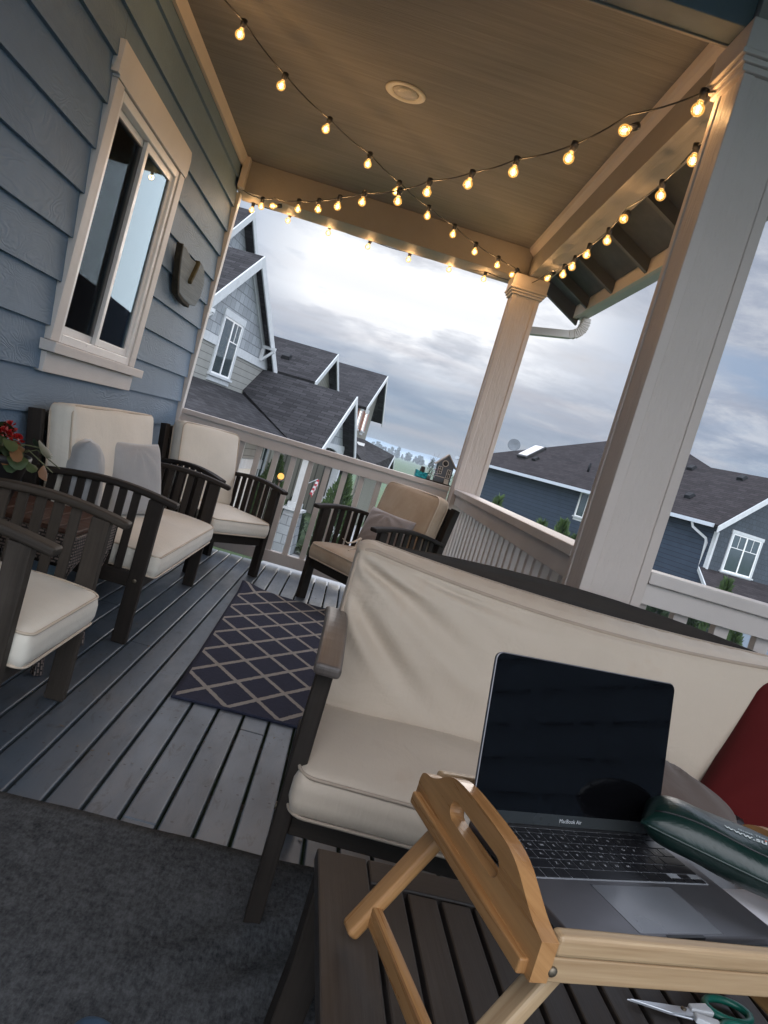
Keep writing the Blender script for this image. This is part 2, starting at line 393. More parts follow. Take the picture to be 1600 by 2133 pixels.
M['piping'] = fabric('cushion_piping', (0.55, 0.46, 0.36))
M['grey_pillow'] = fabric('grey_velvet', (0.36, 0.365, 0.37), 0.8, 0.08, fold=0.25, sheen=0.4)
M['taupe_pillow'] = fabric('taupe_velvet', (0.30, 0.27, 0.265), 0.8, 0.1, fold=0.35, sheen=0.4)
M['red_pillow'] = fabric('dark_red_cloth', (0.075, 0.005, 0.005), 0.95, 0.1, sheen=0.0)
M['brown_pillow'] = fabric('brown_cloth', (0.085, 0.058, 0.045), 0.9, 0.06)
M['concrete'] = plain('concrete', (0.26, 0.26, 0.26), 0.85, 0.1, 2.0, 0.2, 30)
M['asphalt'] = plain('asphalt', (0.055, 0.055, 0.058), 0.9, 0.15, 3.0, 0.3, 80)
M['grass'] = plain('grass', (0.05, 0.085, 0.03), 0.95, 0.3, 0.6, 0.4, 12)
M['field'] = plain('farm_field', (0.038, 0.075, 0.030), 0.95, 0.22, 0.02)
def roofmat(name, c, contrast=0.5):
    m_, nt, bs = new_mat(name); N = NT(nt); uv = N.uv()
    br = N.n('ShaderNodeTexBrick', {'Vector': uv, 'Color1': (0.0, 0, 0, 1), 'Color2': (1, 1, 1, 1), 'Mortar': (0.5, 0.5, 0.5, 1), 'Scale': 1.0,
        'Mortar Size': 0.008, 'Bias': 0.0, 'Brick Width': 0.42, 'Row Height': 0.145})
    br.offset = 0.37; br.offset_frequency = 2
    big = N.noise(uv, 0.6, 5); fine = N.noise(uv, 45.0, 3, 0.7)
    k = N.math('ADD', N.math('MULTIPLY', br.outputs[0], 0.55), N.math('ADD', N.math('MULTIPLY', big, 0.5), N.math('MULTIPLY', fine, 0.35)))
    cc = N.ramp(k, [(0.25, tuple(x*(1-contrast) for x in c)), (1.1, tuple(x*(1+contrast) for x in c))])
    mort = N.ramp(br.outputs[1], [(0.0, 1.0), (1.0, 0.35)])
    N.l(N.mix(1.0, cc, mort, 'MULTIPLY'), bs.inputs['Base Color']); bs.inputs['Roughness'].default_value = 0.9; bs.inputs['Specular IOR Level'].default_value = 0.08
    N.bump(N.math('SUBTRACT', k, N.math('MULTIPLY', br.outputs[1], 1.0)), 0.6, 0.02, bs)
    return m_
M['roof'] = roofmat('charcoal_shingles', (0.030, 0.029, 0.031))
M['roof_brown'] = roofmat('brown_grey_shingles', (0.030, 0.026, 0.027), 0.35)
def shinglewall(name, c, w=0.34, h=0.26):
    m_, nt, bs = new_mat(name); N = NT(nt); uv = N.uv()
    br = N.n('ShaderNodeTexBrick', {'Vector': uv, 'Color1': (0.82, 0.82, 0.82, 1), 'Color2': (1.1, 1.1, 1.1, 1), 'Mortar': (0.45, 0.45, 0.47, 1), 'Scale': 1.0,
        'Mortar Size': 0.011, 'Bias': 0.0, 'Brick Width': w, 'Row Height': h}); br.offset = 0.41
    N.l(N.mix(1.0, (*c, 1), br.outputs[0], 'MULTIPLY'), bs.inputs['Base Color']); bs.inputs['Roughness'].default_value = 0.7
    N.bump(N.math('SUBTRACT', N.noise(uv, 20.0, 3), br.outputs[1]), 0.5, 0.015, bs); return m_
M['shingle_pale'] = shinglewall('pale_blue_shingle_wall', (0.275, 0.295, 0.31))
M['shingle_navy'] = shinglewall('dark_slate_shingle_wall', (0.036, 0.048, 0.062), 0.22, 0.2)
def batten(name, c):
    m_, nt, bs = new_mat(name); N = NT(nt); uv = N.uv()
    br = N.n('ShaderNodeTexBrick', {'Vector': uv, 'Color1': (1, 1, 1, 1), 'Color2': (0.93, 0.93, 0.93, 1), 'Mortar': (0.4, 0.4, 0.4, 1), 'Scale': 1.0,
        'Mortar Size': 0.03, 'Bias': 0.0, 'Brick Width': 0.3, 'Row Height': 50.0}); br.offset = 0
    N.l(N.mix(1.0, (*c, 1), br.outputs[0], 'MULTIPLY'), bs.inputs['Base Color']); bs.inputs['Roughness'].default_value = 0.7
    N.bump(br.outputs[1], -0.5, 0.02, bs); return m_
M['batten'] = batten('olive_grey_board_and_batten', (0.19, 0.185, 0.155))
def glass(name, c=(0.02, 0.025, 0.03), ior=1.6):
    m_, nt, bs = new_mat(name); N = NT(nt)
    bs.inputs['Base Color'].default_value = (*c, 1); bs.inputs['Roughness'].default_value = 0.03; bs.inputs['IOR'].default_value = ior
    tr = N.n('ShaderNodeBsdfTransparent', {'Color': (0.75, 0.8, 0.8, 1)}); gl = N.n('ShaderNodeBsdfGlossy', {'Color': (0.50, 0.66, 0.80, 1), 'Roughness': 0.015})
    fr = N.n('ShaderNodeFresnel', {'IOR': ior}); mx = N.n('ShaderNodeMixShader', {0: fr.outputs[0], 1: tr.outputs[0], 2: gl.outputs[0]})
    N.l(N.bump(N.noise(N.obj(), 1.5, 2), 0.03, 0.02, bs), gl.inputs['Normal'])
    N.l(mx.outputs[0], nt.nodes['Material Output'].inputs[0]); return m_
M['glass'] = glass('window_glass', ior=1.42)
M['glass_far'] = plain('dark_reflecting_window', (0.03, 0.045, 0.05), 0.06, 0.1, spec=0.9)
def emit(name, c, st):
    m_ = bpy.data.materials.new(name); m_.use_nodes = True; nt = m_.node_tree; nt.nodes.clear(); N = NT(nt)
    e = N.n('ShaderNodeEmission', {0: (*c, 1), 1: st}); o = N.n('ShaderNodeOutputMaterial', {0: e.outputs[0]}); return m_
M['filament'] = emit('lit_filament', (1.0, 0.62, 0.22), 8.0)
def bulbglass():
    m_ = bpy.data.materials.new('warm_bulb_glass'); m_.use_nodes = True; nt = m_.node_tree; nt.nodes.clear(); N = NT(nt)
    tr = N.n('ShaderNodeBsdfTransparent', {0: (0.96, 0.88, 0.72, 1)}); gl = N.n('ShaderNodeBsdfGlossy', {'Color': (1, 0.95, 0.85, 1), 'Roughness': 0.05})
    em = N.n('ShaderNodeEmission', {0: (1.0, 0.50, 0.11, 1), 1: 1.1})
    lw = N.n('ShaderNodeLayerWeight', {0: 0.35})
    a = N.n('ShaderNodeMixShader', {0: N.ramp(lw.outputs[1], [(0.0, 0.03), (0.6, 0.12), (1.0, 0.5)]), 1: tr.outputs[0], 2: gl.outputs[0]})
    b = N.n('ShaderNodeMixShader', {0: N.ramp(lw.outputs[1], [(0.0, 0.30), (0.75, 0.42), (1.0, 0.25)]), 1: a.outputs[0], 2: em.outputs[0]})
    N.n('ShaderNodeOutputMaterial', {0: b.outputs[0]}); return m_
M['bulb'] = bulbglass()

# ------------------------------------------------------------------ own house: wall, window, corner
EXP, Z0 = 0.1725, 0.103
house = thing('house_wall', 'blue grey lap sided house wall along the porch', 'house wall', (0, 0, 0))
WY0, WY1, WZ0, WZ1 = 3.10, 4.25, 0.975, 2.235      # casing outline
mb = MB()
for k in range(-2, 15):
    z0 = Z0+EXP*k; z1 = z0+EXP+0.025
    spans = [(-2.2, 5.53)]
    if z1 > WZ0+0.02 and z0 < WZ1-0.05: spans = [(-2.2, WY0+0.03), (WY1-0.03, 5.53)]
    if spans[1:] and z1 > WZ1+0.03: mb.add([(0.001, WY0+0.03, WZ1+0.004), (0.001, WY1-0.03, WZ1+0.004), (-0.014, WY1-0.03, z1), (-0.014, WY0+0.03, z1)], [(0, 1, 2, 3)])
    for a, b in spans:
        js = [a]
        y = a+random.uniform(1.2, 3.0)
        while k % 3 == 0 and y < b-0.8 and not (2.6 < y < 5.2): js.append(y); y += 3.66
        js.append(b)
        for j in range(len(js)-1):
            ya, yb = js[j]+0.001, js[j+1]-0.001
            mb.add([(0.007, ya, z0), (0.007, yb, z0), (-0.014, yb, z1), (-0.014, ya, z1), (-0.016, ya, z0), (-0.016, yb, z0)],
                   [(0, 1, 2, 3), (4, 5, 1, 0), (0, 3, 4), (1, 5, 2)],
                   [[(ya, z0), (yb, z0), (yb, z0+EXP-0.001), (ya, z0+EXP-0.001)], None and [] or [(ya, z0), (yb, z0), (yb, z0), (ya, z0)], [(ya, z0)]*3, [(yb, z0)]*3])
mb.build('siding', M['siding_blue'], house)
sh = MB(); sh.box((-0.05, -2.2, -0.3), (-0.02, WY0+0.08, 2.9)); sh.box((-0.05, WY1-0.08, -0.3), (-0.02, 5.56, 2.9))
sh.box((-0.05, WY0+0.08, -0.3), (-0.02, WY1-0.08, WZ0+0.1)); sh.box((-0.05, WY0+0.08, WZ1-0.12), (-0.02, WY1-0.08, 2.9))
sh.build('sheathing', M['black'], house)
MB().box((-0.10, 5.535, -2.4), (0.022, 5.60, 2.452)).build('corner_trim', M['trim_wall'], house, 0.003)
win = MB()
cw = 0.095
win.box((-0.02, WY0+0.012, 1.085), (0.020, WY0+cw, 2.105)); win.box((-0.02, WY1-cw, 1.085), (0.020, WY1-0.012, 2.105))
wobj = win.build('window', M['trim_wall'], house, 0.002)
MB().prism([(-0.01, WY0+0.012, 2.107), (-0.01, WY1-0.010, 2.107), (-0.01, WY1-0.010, 2.118), (-0.01, WY1+0.004, 2.118), (-0.01, WY1+0.004, 2.205), (-0.01, WY1-0.02, 2.24),
            (-0.01, WY0-0.012, 2.24), (-0.01, WY0-0.012, 2.118), (-0.01, WY0+0.012, 2.118)], (0.034, 0, 0)).build('header_casing', M['trim_wall'], wobj, 0.002)
MB().box((-0.02, WY0-0.022, 1.040), (0.058, WY1+0.05, 1.083)).build('sill', M['trim_wall'], wobj, 0.004)
MB().box((-0.02, WY0+0.004, 0.958), (0.022, WY1+0.008, 1.0385)).build('apron', M['trim_wall'], wobj, 0.003)
# vinyl slider: frame, two sashes
fy0, fy1, fz0, fz1 = WY0+cw+0.002, WY1-cw-0.002, 1.085, 2.104
fr = MB(); t = 0.038
fr.box((-0.05, fy0, fz0), (0.012, fy0+t, fz1)); fr.box((-0.05, fy1-t, fz0), (0.012, fy1, fz1))
fr.box((-0.05, fy0+t, fz0), (0.012, fy1-t, fz0+t)); fr.box((-0.05, fy0+t, fz1-t), (0.012, fy1-t, fz1))
fr.build('window_frame', M['vinyl'], wobj, 0.003)
ym = (fy0+fy1)/2
def sash(y0, y1, x, s=0.034):
    q = MB(); z0, z1 = fz0+t+0.002, fz1-t-0.002
    q.box((x-0.02, y0, z0), (x, y0+s, z1)); q.box((x-0.02, y1-s, z0), (x, y1, z1)); q.box((x-0.02, y0+s, z0), (x, y1-s, z0+s)); q.box((x-0.02, y0+s, z1-s), (x, y1-s, z1))
    q.build('sash', M['vinyl'], wobj, 0.002)
    MB().box((x-0.013, y0+s-0.003, z0+s-0.003), (x-0.009, y1-s+0.003, z1-s+0.003)).build('pane', M['glass'], wobj)
sash(fy0+t+0.001, ym+0.012, -0.024); sash(ym-0.022, fy1-t-0.001, -0.001)
scr, nt, bs = new_mat('insect_screen'); N = NT(nt)
N.l(N.n('ShaderNodeMixShader', {0: 0.30, 1: N.n('ShaderNodeBsdfTransparent').outputs[0], 2: N.n('ShaderNodeBsdfDiffuse', {0: (0.012, 0.012, 0.012, 1)}).outputs[0]}).outputs[0], nt.nodes['Material Output'].inputs[0])
MB().box((-0.021, fy0+t+0.034, fz0+t+0.034), (-0.020, ym-0.022, fz1-t-0.034)).build('insect_screen', scr, wobj)
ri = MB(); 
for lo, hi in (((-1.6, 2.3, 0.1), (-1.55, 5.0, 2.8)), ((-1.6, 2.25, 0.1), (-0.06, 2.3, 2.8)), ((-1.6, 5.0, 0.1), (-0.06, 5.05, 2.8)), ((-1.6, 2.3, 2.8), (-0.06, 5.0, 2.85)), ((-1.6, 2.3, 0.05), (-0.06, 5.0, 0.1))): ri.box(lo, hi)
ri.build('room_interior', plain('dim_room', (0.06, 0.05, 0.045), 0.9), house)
cur = MB().grid(lambda u, v: (-0.095+0.028*math.sin(u*34+1.3*math.sin(v*2.2))+0.012*math.sin(u*71+v*2), 3.16+0.30*u*(0.80+0.35*abs(v-0.45)), 1.15+v*0.98), 80, 14)
tag(cur.build('curtain', fabric('blue_grey_curtain', (0.82, 0.86, 0.92), 0.9)), 'pale gathered curtain hanging behind the left pane of the porch window', 'curtain')

# slab of bark edged driftwood hung on the wall
pl = thing('wood_slab', 'grey weathered wood slab with bark edge hung on blue siding', 'wall decor', (0.006, 0, 0))
poly = [(4.43, 1.81), (4.50, 1.815), (4.66, 1.79), (4.81, 1.80), (4.93, 1.822), (5.03, 1.80), (5.11, 1.73), (5.105, 1.64), (5.035, 1.572), (4.90, 1.556), (4.72, 1.561), (4.60, 1.575), (4.53, 1.64), (4.47, 1.73)]
slabm = wood('grey_driftwood', (0.135, 0.165, 0.185), (0.26, 0.31, 0.345), 0.8, 0.8, 0.9)
MB().prism([(0.022, y, z) for y, z in poly], (0.022, 0, 0)).build('slab', slabm, pl, 0.006)
MB().path([(0.024, 4.43, 1.815), (0.024, 4.455, 1.74), (0.024, 4.515, 1.645), (0.024, 4.59, 1.57), (0.024, 4.72, 1.553), (0.024, 4.90, 1.549)], 0.036, 0.024, side=(1, 0, 0)).build('bark_edge', plain('dark_bark', (0.028, 0.024, 0.016), 0.95, 0.4, 30, 0.8, 50), pl, 0.004)
MB().path([(0.050, 4.80, 1.805), (0.050, 4.775, 1.75), (0.050, 4.735, 1.69), (0.050, 4.715, 1.662)], 0.03, 0.03, side=(1, 0, 0)).build('bark_strip', plain('olive_bark', (0.075, 0.062, 0.025), 0.95, 0.4, 30, 0.8, 50), pl, 0.006)

wr = MB()
for k in range(16): wr.prism([(4.42, -2.2, Z0+EXP*k), (4.40, -2.2, Z0+EXP*k), (4.42, -2.2, Z0+EXP*k+EXP)], (0, 4.33, 0))
tag(wr.build('house_wing_wall', M['siding_blue']), 'blue grey sided wall closing the right end of the near porch', 'house wall')
# ------------------------------------------------------------------ porch roof
pr = thing('porch_roof', 'painted porch roof with board ceiling and beams over the deck', 'porch roof', (0, 0, 0))
MB().box((-0.05, 2.346, 2.662), (2.20, 5.74, 2.74)).build('ceiling', M['ceiling'], pr)
MB().box((-0.05, -0.1, 2.663), (4.7, 2.234, 2.74)).build('ceiling', M['ceiling'], pr)
MB().box((0.0, 5.470, 2.454), (2.071, 5.735, 2.661)).build('far_beam', M['beam'], pr, 0.003)
MB().box((2.073, 2.348, 2.4545), (2.203, 5.735, 2.661)).build('side_beam', M['beam'], pr, 0.003)
MB().box((0.0, 2.236, 2.452), (2.0, 2.335, 2.75)).build('header_beam', plain('blue_grey_header', (0.10, 0.13, 0.15), 0.6), pr, 0.003)
MB().box((0.0, 2.336, 2.447), (2.0, 2.348, 2.66)).build('header_trim', M['beam'], pr, 0.002)
MB().box((2.0, 2.20, 2.4545), (4.7, 2.346, 2.661)).build('front_beam', M['beam'], pr, 0.003)
mo = MB()
mo.prism([(0.002, 2.35, 2.66), (0.002, 2.35, 2.60), (0.020, 2.35, 2.60), (0.034, 2.35, 2.66)], (0, 3.118, 0))
mo.prism([(2.072, 2.36, 2.661), (2.032, 2.36, 2.661), (2.040, 2.36, 2.638), (2.055, 2.36, 2.630), (2.072, 2.36, 2.612)], (0, 3.108, 0))
mo.build('crown_molding', M['trim'], pr)
MB().box((0.015, 5.40, 2.456), (0.055, 5.469, 2.66)).build('molding_block', M['trim'], pr, 0.003)
# overhang on the side: rafters, sheathing, fascia, gutter, downspout
def zr(x): return 2.60-0.53*(x-2.203)
th_ = 0.014
MB().slab([(2.20, 2.0, zr(2.20)+0.095), (2.20, 5.95, zr(2.20)+0.095), (2.56, 5.95, zr(2.56)+0.095), (2.56, 2.0, zr(2.56)+0.095)][::-1], 0.02).build('soffit_sheathing', plain('blue_grey_soffit', (0.062, 0.07, 0.085), 0.8, 0.15), pr)
raf = plain('dark_grey_rafter', (0.075, 0.08, 0.088), 0.7, 0.1)
for y in (2.6, 3.2, 3.8, 4.4, 5.0, 5.55):
    MB().prism([(2.204, y, zr(2.204)), (2.555, y, zr(2.555)), (2.555, y, zr(2.555)+0.09), (2.204, y, zr(2.204)+0.09)], (0, 0.038, 0)).build('rafter', raf, pr)
MB().prism([(2.204, 5.91, zr(2.204)-0.03), (2.60, 5.91, zr(2.60)-0.03), (2.60, 5.91, zr(2.60)+0.12), (2.204, 5.91, zr(2.204)+0.12)], (0, 0.04, 0)).build('barge_board', raf, pr)
MB().box((2.557, 2.0, zr(2.557)-0.012), (2.585, 5.909, zr(2.557)+0.12)).build('fascia', M['rail'], pr)
gz = zr(2.557)+0.0
gut = MB(); gp = [(2.587, gz+0.11), (2.587, gz), (2.655, gz), (2.675, gz+0.05), (2.70, gz+0.075), (2.70, gz+0.115)]
gut.prism([(x, 2.0, z) for x, z in gp], (0, 3.98, 0)); gut.build('gutter', plain('gutter_paint', (0.46, 0.45, 0.44), 0.4, 0.05), pr, 0.004)
def corrug(path, w, h):
    q = MB(); q.path(path, w, h, side=(0, 1, 0)); return q
el = [(2.645, 5.86, gz+0.0), (2.645, 5.86, gz-0.06), (2.632, 5.86, gz-0.10), (2.60, 5.86, gz-0.13), (2.55, 5.86, gz-0.15)]
dm = plain('downspout_metal', (0.50, 0.47, 0.44), 0.35, 0.05)
dn = MB().path(el, 0.075, 0.060, side=(0, 1, 0))
for i in range(9):
    t_ = 0.12+i*0.085; k = min(int(t_*4), 3); f = t_*4-k; p = V(el[k]).lerp(V(el[k+1]), f); d = (V(el[k+1])-V(el[k])).normalized()
    dn.bar(p-d*0.004, p+d*0.004, 0.081, 0.068, (0, 1, 0)) if False else dn.path([p-d*0.004, p+d*0.004], 0.082, 0.069, side=(0, 1, 0))
dn.path([(2.56, 5.86, gz-0.148), (2.12, 5.80, gz-0.245)], 0.070, 0.056, side=(0.13, 1, 0)).path([(2.12, 5.80, gz-0.22), (2.12, 5.80, -2.3)], 0.07, 0.056, side=(0, 1, 0))
dn.build('downspout', dm, pr, 0.003)

def column(x0, x1, y0, y1, label):
    c = thing('porch_column', label, 'column', ((x0+x1)/2, (y0+y1)/2, 0), 0, 'square porch columns')
    a, b = (x1-x0)/2, (y1-y0)/2; s = 0.032; i_ = 0.005
    MB().box((-a+i_, -b+i_, 0.0), (a-i_, b-i_, 2.34)).build('shaft', M['column'], c)
    for sx in (-1, 1):
        for sy in (-1, 1):
            xs = sorted((sx*a, sx*(a-s))); ys = sorted((sy*b, sy*(b-s)))
            MB().box((xs[0], ys[0], 0.0), (xs[1], ys[1], 2.33)).build('corner_board', M['trim'], c, 0.003)
    cp = MB()
    for o_, z0, z1 in ((0.012, 2.318, 2.336), (0.022, 2.3361, 2.352), (0.032, 2.3521, 2.366), (0.026, 2.3661, 2.4515)): cp.box((-a-o_, -b-o_, z0), (a+o_, b+o_, z1))
    cp.build('capital', M['trim'], c, 0.003); return c
column(2.011, 2.200, 2.204, 2.382, 'near square greige column with textured panel behind the loveseat')
column(2.000, 2.192, 5.375, 5.570, 'far square porch column at the corner under the string light ends')

# ------------------------------------------------------------------ railings
def railing(label, ax, a0, a1, f, sgn, pitch, first, bw, n, zb=0.818):
    """ax 'x': runs along x, face at y=f; ax 'y': runs along y, face at x=f; sgn: outward direction"""
    r = thing('porch_railing', label, 'railing', (0, 0, 0), 0, 'porch railings')
    def bx(u0, u1, d0, d1, z0, z1):
        d0, d1 = sorted((f+sgn*d0, f+sgn*d1))
        return ((u0, d0, z0), (u1, d1, z1)) if ax == 'x' else ((d0, u0, z0), (d1, u1, z1))
    MB().box(*bx(a0, a1, 0, 0.14, 0.8915, 0.928)).build('cap_rail', M['rail'], r, 0.004)
    MB().box(*bx(a0, a1, 0.020, 0.050, zb, 0.890)).build('top_rail', M['rail'], r, 0.002)
    MB().box(*bx(a0, a1, 0.025, 0.085, 0.035, 0.118)).build('bottom_rail', M['rail'], r, 0.003)
    for k in range(n):
        u = first+pitch*k
        MB().box(*bx(u, u+bw, 0.052, 0.088, 0.1185, 0.889)).build('baluster', M['rail'], r, 0.002)
railing('greige railing along the far end of the deck behind the corner armchairs', 'x', 0.012, 1.998, 5.570, 1, 0.1275, 0.079, 0.040, 15)
railing('greige railing between the two porch columns beside the far armchair', 'y', 2.384, 5.373, 2.010, 1, 0.1275, 2.44, 0.038, 23)
railing('greige railing right of the near column behind the loveseat', 'x', 2.203, 4.6, 2.208, 1, 0.132, 2.198, 0.044, 18, 0.828)

# ------------------------------------------------------------------ deck
def deckmat():
    m_, nt, bs = new_mat('slate_painted_deck'); N = NT(nt); t = N.n('ShaderNodeNewGeometry'); s_ = N.n('ShaderNodeSeparateXYZ', {0: t.outputs['Position']})
    row = N.math('FLOOR', N.math('DIVIDE', N.math('SUBTRACT', s_.outputs[0], 0.7015), 0.0925))
    wn_ = N.n('ShaderNodeTexWhiteNoise', {'W': row}, noise_dimensions='1D').outputs[0]
    base = N.ramp(wn_, [(0.0, (0.062, 0.084, 0.110)), (1.0, (0.092, 0.118, 0.148))])
    scuff = N.noise(N.geo((7, 2.2, 7)), 1.0, 8, 0.7, 0.8)
    c = N.mix(N.ramp(scuff, [(0.47, 0.0), (0.68, 0.8)]), base, (0.110, 0.120, 0.132))
    worn = N.noise(N.geo((26, 7, 26)), 1.0, 6, 0.72, 1.2)
    c = N.mix(N.ramp(worn, [(0.56, 0.0), (0.68, 0.75)]), c, (0.030, 0.034, 0.040))
    spots = N.n('ShaderNodeTexVoronoi', {'Vector': N.geo((1, 1, 1)), 'Scale': 13.0}).outputs[0]
    c = N.mix(N.ramp(spots, [(0.05, 0.8), (0.085, 0.0)]), c, (0.018, 0.018, 0.02))
    # screw heads, two to a board over every joist
    fy = N.math('ABSOLUTE', N.math('SUBTRACT', N.math('FRACT', N.math('DIVIDE', N.math('ADD', s_.outputs[1], 1.98), 0.41)), 0.5))
    fx = N.math('ABSOLUTE', N.math('SUBTRACT', N.math('ABSOLUTE', N.math('SUBTRACT', N.math('FRACT', N.math('DIVIDE', N.math('SUBTRACT', s_.outputs[0], 0.7015), 0.0925)), 0.5)), 0.26))
    dx_ = N.math('MULTIPLY', fx, 0.0925); dy_ = N.math('MULTIPLY', N.math('SUBTRACT', 0.5, fy), 0.41)
    scr_ = N.math('LESS_THAN', N.math('ADD', N.math('MULTIPLY', dx_, dx_), N.math('MULTIPLY', dy_, dy_)), 0.000014)
    c = N.mix(N.math('MULTIPLY', scr_, 0.85), c, (0.012, 0.012, 0.013))
    N.l(c, bs.inputs['Base Color'])
    N.l(N.ramp(N.noise(N.geo((9, 3, 9)), 1.0, 6, 0.65), [(0.3, 0.28), (0.7, 0.52)]), bs.inputs['Roughness']); bs.inputs['Specular IOR Level'].default_value = 0.7
    N.bump(N.math('ADD', N.noise(N.geo((120, 5, 5)), 1.0, 4), N.math('MULTIPLY', scuff, 0.25)), 0.16, 0.002, bs)
    return m_
dk = MB(); x = 0.7015-0.0925*8; k = 0
while x < 4.65:
    ymax = 5.70 if x < 2.22 else 2.33
    xa, xb = x+0.0042, x+0.0925-0.0042
    js = [-2.2]; y = -2.2+random.uniform(0.4, 3.0)
    if abs(x-(0.7015-0.0925*0)) > 0: pass
    if k == 10: js += [2.87]
    elif k == 13: js += [2.58]
    elif k == 11: js += [1.86]
    else:
        while y < ymax-0.4:
            if k % 3 == 1: js.append(y)
            y += 3.6
    js.append(ymax)
    if x > -0.03:
        for j in range(len(js)-1): dk.box((max(xa, 0.002), js[j]+0.0015, -0.030), (xb, js[j+1]-0.0015, 0.0))
    x += 0.0925; k += 1
dko = dk.build('deck', deckmat(), None, 0.005, 3); tag(dko, None, None, None, 'structure')
jo = MB()
for y in [-2.0+0.41*i for i in range(19)]:
    if y < 2.2: jo.box((-0.02, y, -0.24), (4.6, y+0.04, -0.032))
    else: jo.box((-0.02, y, -0.24), (2.2, y+0.04, -0.032))
jo.box((2.17, 2.34, -0.30), (2.21, 5.72, -0.036)); jo.box((0, 5.685, -0.30), (2.169, 5.72, -0.036)); jo.box((2.211, 2.29, -0.30), (4.6, 2.33, -0.036))
jo = jo.build('deck_joists', plain('dark_joists', (0.05, 0.045, 0.04), 0.9)); jo['kind'] = 'structure'

# ------------------------------------------------------------------ mat and rug
fm, nt, bs = new_mat('grey_felt'); N = NT(nt)
f1 = N.noise(N.geo(), 55.0, 6, 0.75); f2 = N.noise(N.geo(), 6.0, 4, 0.6); f3 = N.noise(N.geo((180, 60, 60)), 1.0, 4, 0.7)
k_ = N.math('ADD', N.math('MULTIPLY', f1, 0.5), N.math('ADD', N.math('MULTIPLY', f2, 0.25), N.math('MULTIPLY', f3, 0.4)))
N.l(N.ramp(k_, [(0.42, (0.014, 0.016, 0.018)), (0.72, (0.098, 0.102, 0.107))]), bs.inputs['Base Color']); bs.inputs['Roughness'].default_value = 0.95; bs.inputs['Specular IOR Level'].default_value = 0.15
N.bump(k_, 0.5, 0.004, bs)
def matz(x, y):
    w = math.exp(-((x-1.45)**2+(y-1.42)**2)/0.05)
    return 0.006+0.012*w*(math.sin((x*0.9-y)*36)+0.4)+0.0015*math.sin(x*9+y*5)+0.0012*math.sin(x*21-y*13)
mt_ = MB().grid(lambda u, v: (-0.15+u*3.0, -1.4+v*(3.19+0.038*(u*3.0-0.15)+0.004*math.sin(u*23)), matz(-0.15+u*3.0, -1.4+v*3.22)), 90, 90)
mo_ = mt_.build('floor_mat', fm); so = mo_.modifiers.new('thickness', 'SOLIDIFY'); so.thickness = 0.005; so.offset = -1
tag(mo_, 'large mottled grey felt mat lying on the near deck boards', 'floor mat')
def rugmat():
    m_, nt, bs = new_mat('navy_trellis_rug'); N = NT(nt); t = N.n('ShaderNodeTexCoord'); s_ = N.n('ShaderNodeSeparateXYZ', {0: t.outputs['UV']})
    wob = N.math('MULTIPLY', N.math('SUBTRACT', N.noise(N.uv(), 60.0, 2), 0.5), 0.05)
    a = N.math('DIVIDE', N.math('SUBTRACT', s_.outputs[0], 0.099), 0.193); b = N.math('DIVIDE', N.math('SUBTRACT', s_.outputs[1], 0.157), 0.292)
    def line(e):
        fr_ = N.math('FRACT', N.math('ADD', N.math('ADD', e, wob), 50.0)); d = N.math('ABSOLUTE', N.math('SUBTRACT', fr_, 0.5))
        return N.ramp(d, [(0.428, 0.0), (0.443, 1.0)])
    L_ = N.math('MAXIMUM', line(N.math('ADD', a, b)), line(N.math('SUBTRACT', a, b)))
    # woven loops
    row = N.math('MULTIPLY', s_.outputs[1], 190.0); loop = N.math('ABSOLUTE', N.math('SINE', N.math('MULTIPLY', row, 3.1416)))
    loop2 = N.math('ABSOLUTE', N.math('SINE', N.math('ADD', N.math('MULTIPLY', s_.outputs[0], 640.0), N.math('MULTIPLY', N.math('FLOOR', row), 1.57))))
    lp = N.math('MULTIPLY', loop, loop2); nz = N.noise(N.uv((30, 160, 1)), 1.0, 4, 0.7)
    nav = N.ramp(N.math('ADD', N.math('MULTIPLY', lp, 0.5), N.math('MULTIPLY', nz, 0.6)), [(0.2, (0.024, 0.027, 0.046)), (0.85, (0.098, 0.103, 0.150))])
    crm = N.ramp(N.math('ADD', N.math('MULTIPLY', lp, 0.5), N.math('MULTIPLY', nz, 0.5)), [(0.15, (0.28, 0.255, 0.23)), (0.8, (0.60, 0.56, 0.51))])
    edge = N.math('MULTIPLY', N.math('GREATER_THAN', s_.outputs[0], 0.012), N.math('GREATER_THAN', s_.outputs[1], 0.012))
    L_ = N.math('MULTIPLY', L_, edge)
    N.l(N.mix(L_, nav, crm), bs.inputs['Base Color']); bs.inputs['Roughness'].default_value = 0.95; bs.inputs['Specular IOR Level'].default_value = 0.1
    N.bump(N.math('ADD', N.math('ADD', lp, N.math('MULTIPLY', nz, 1.2)), N.math('MULTIPLY', L_, 0.8)), 0.9, 0.004, bs); return m_
RW, RL = 0.76, 2.02
def rugz(u, v):
    c = math.exp(-((u*RW)**2+((1-v)*RL)**2)/0.012); e = math.exp(-((u*RW-0.03)**2+((0.93-v)*RL)**2)/0.006)
    return 0.010+0.035*c-0.004*e+0.003*math.sin(u*9)*max(0, v-0.85)*6
rg = MB().grid(lambda u, v: (u*RW, v*RL+0.015*math.sin(u*3), rugz(u, v)), 40, 120, lambda u, v: (u*RW, v*RL))
ro = rg.build('patterned_rug', rugmat(), None, loc=(0.9, 2.687, 0.0)); ro.rotation_euler = (0, 0, R(1.75))
so = ro.modifiers.new('thickness', 'SOLIDIFY'); so.thickness = 0.009; so.offset = -1
tag(ro, 'navy runner rug with cream diamond trellis on the deck', 'rug')

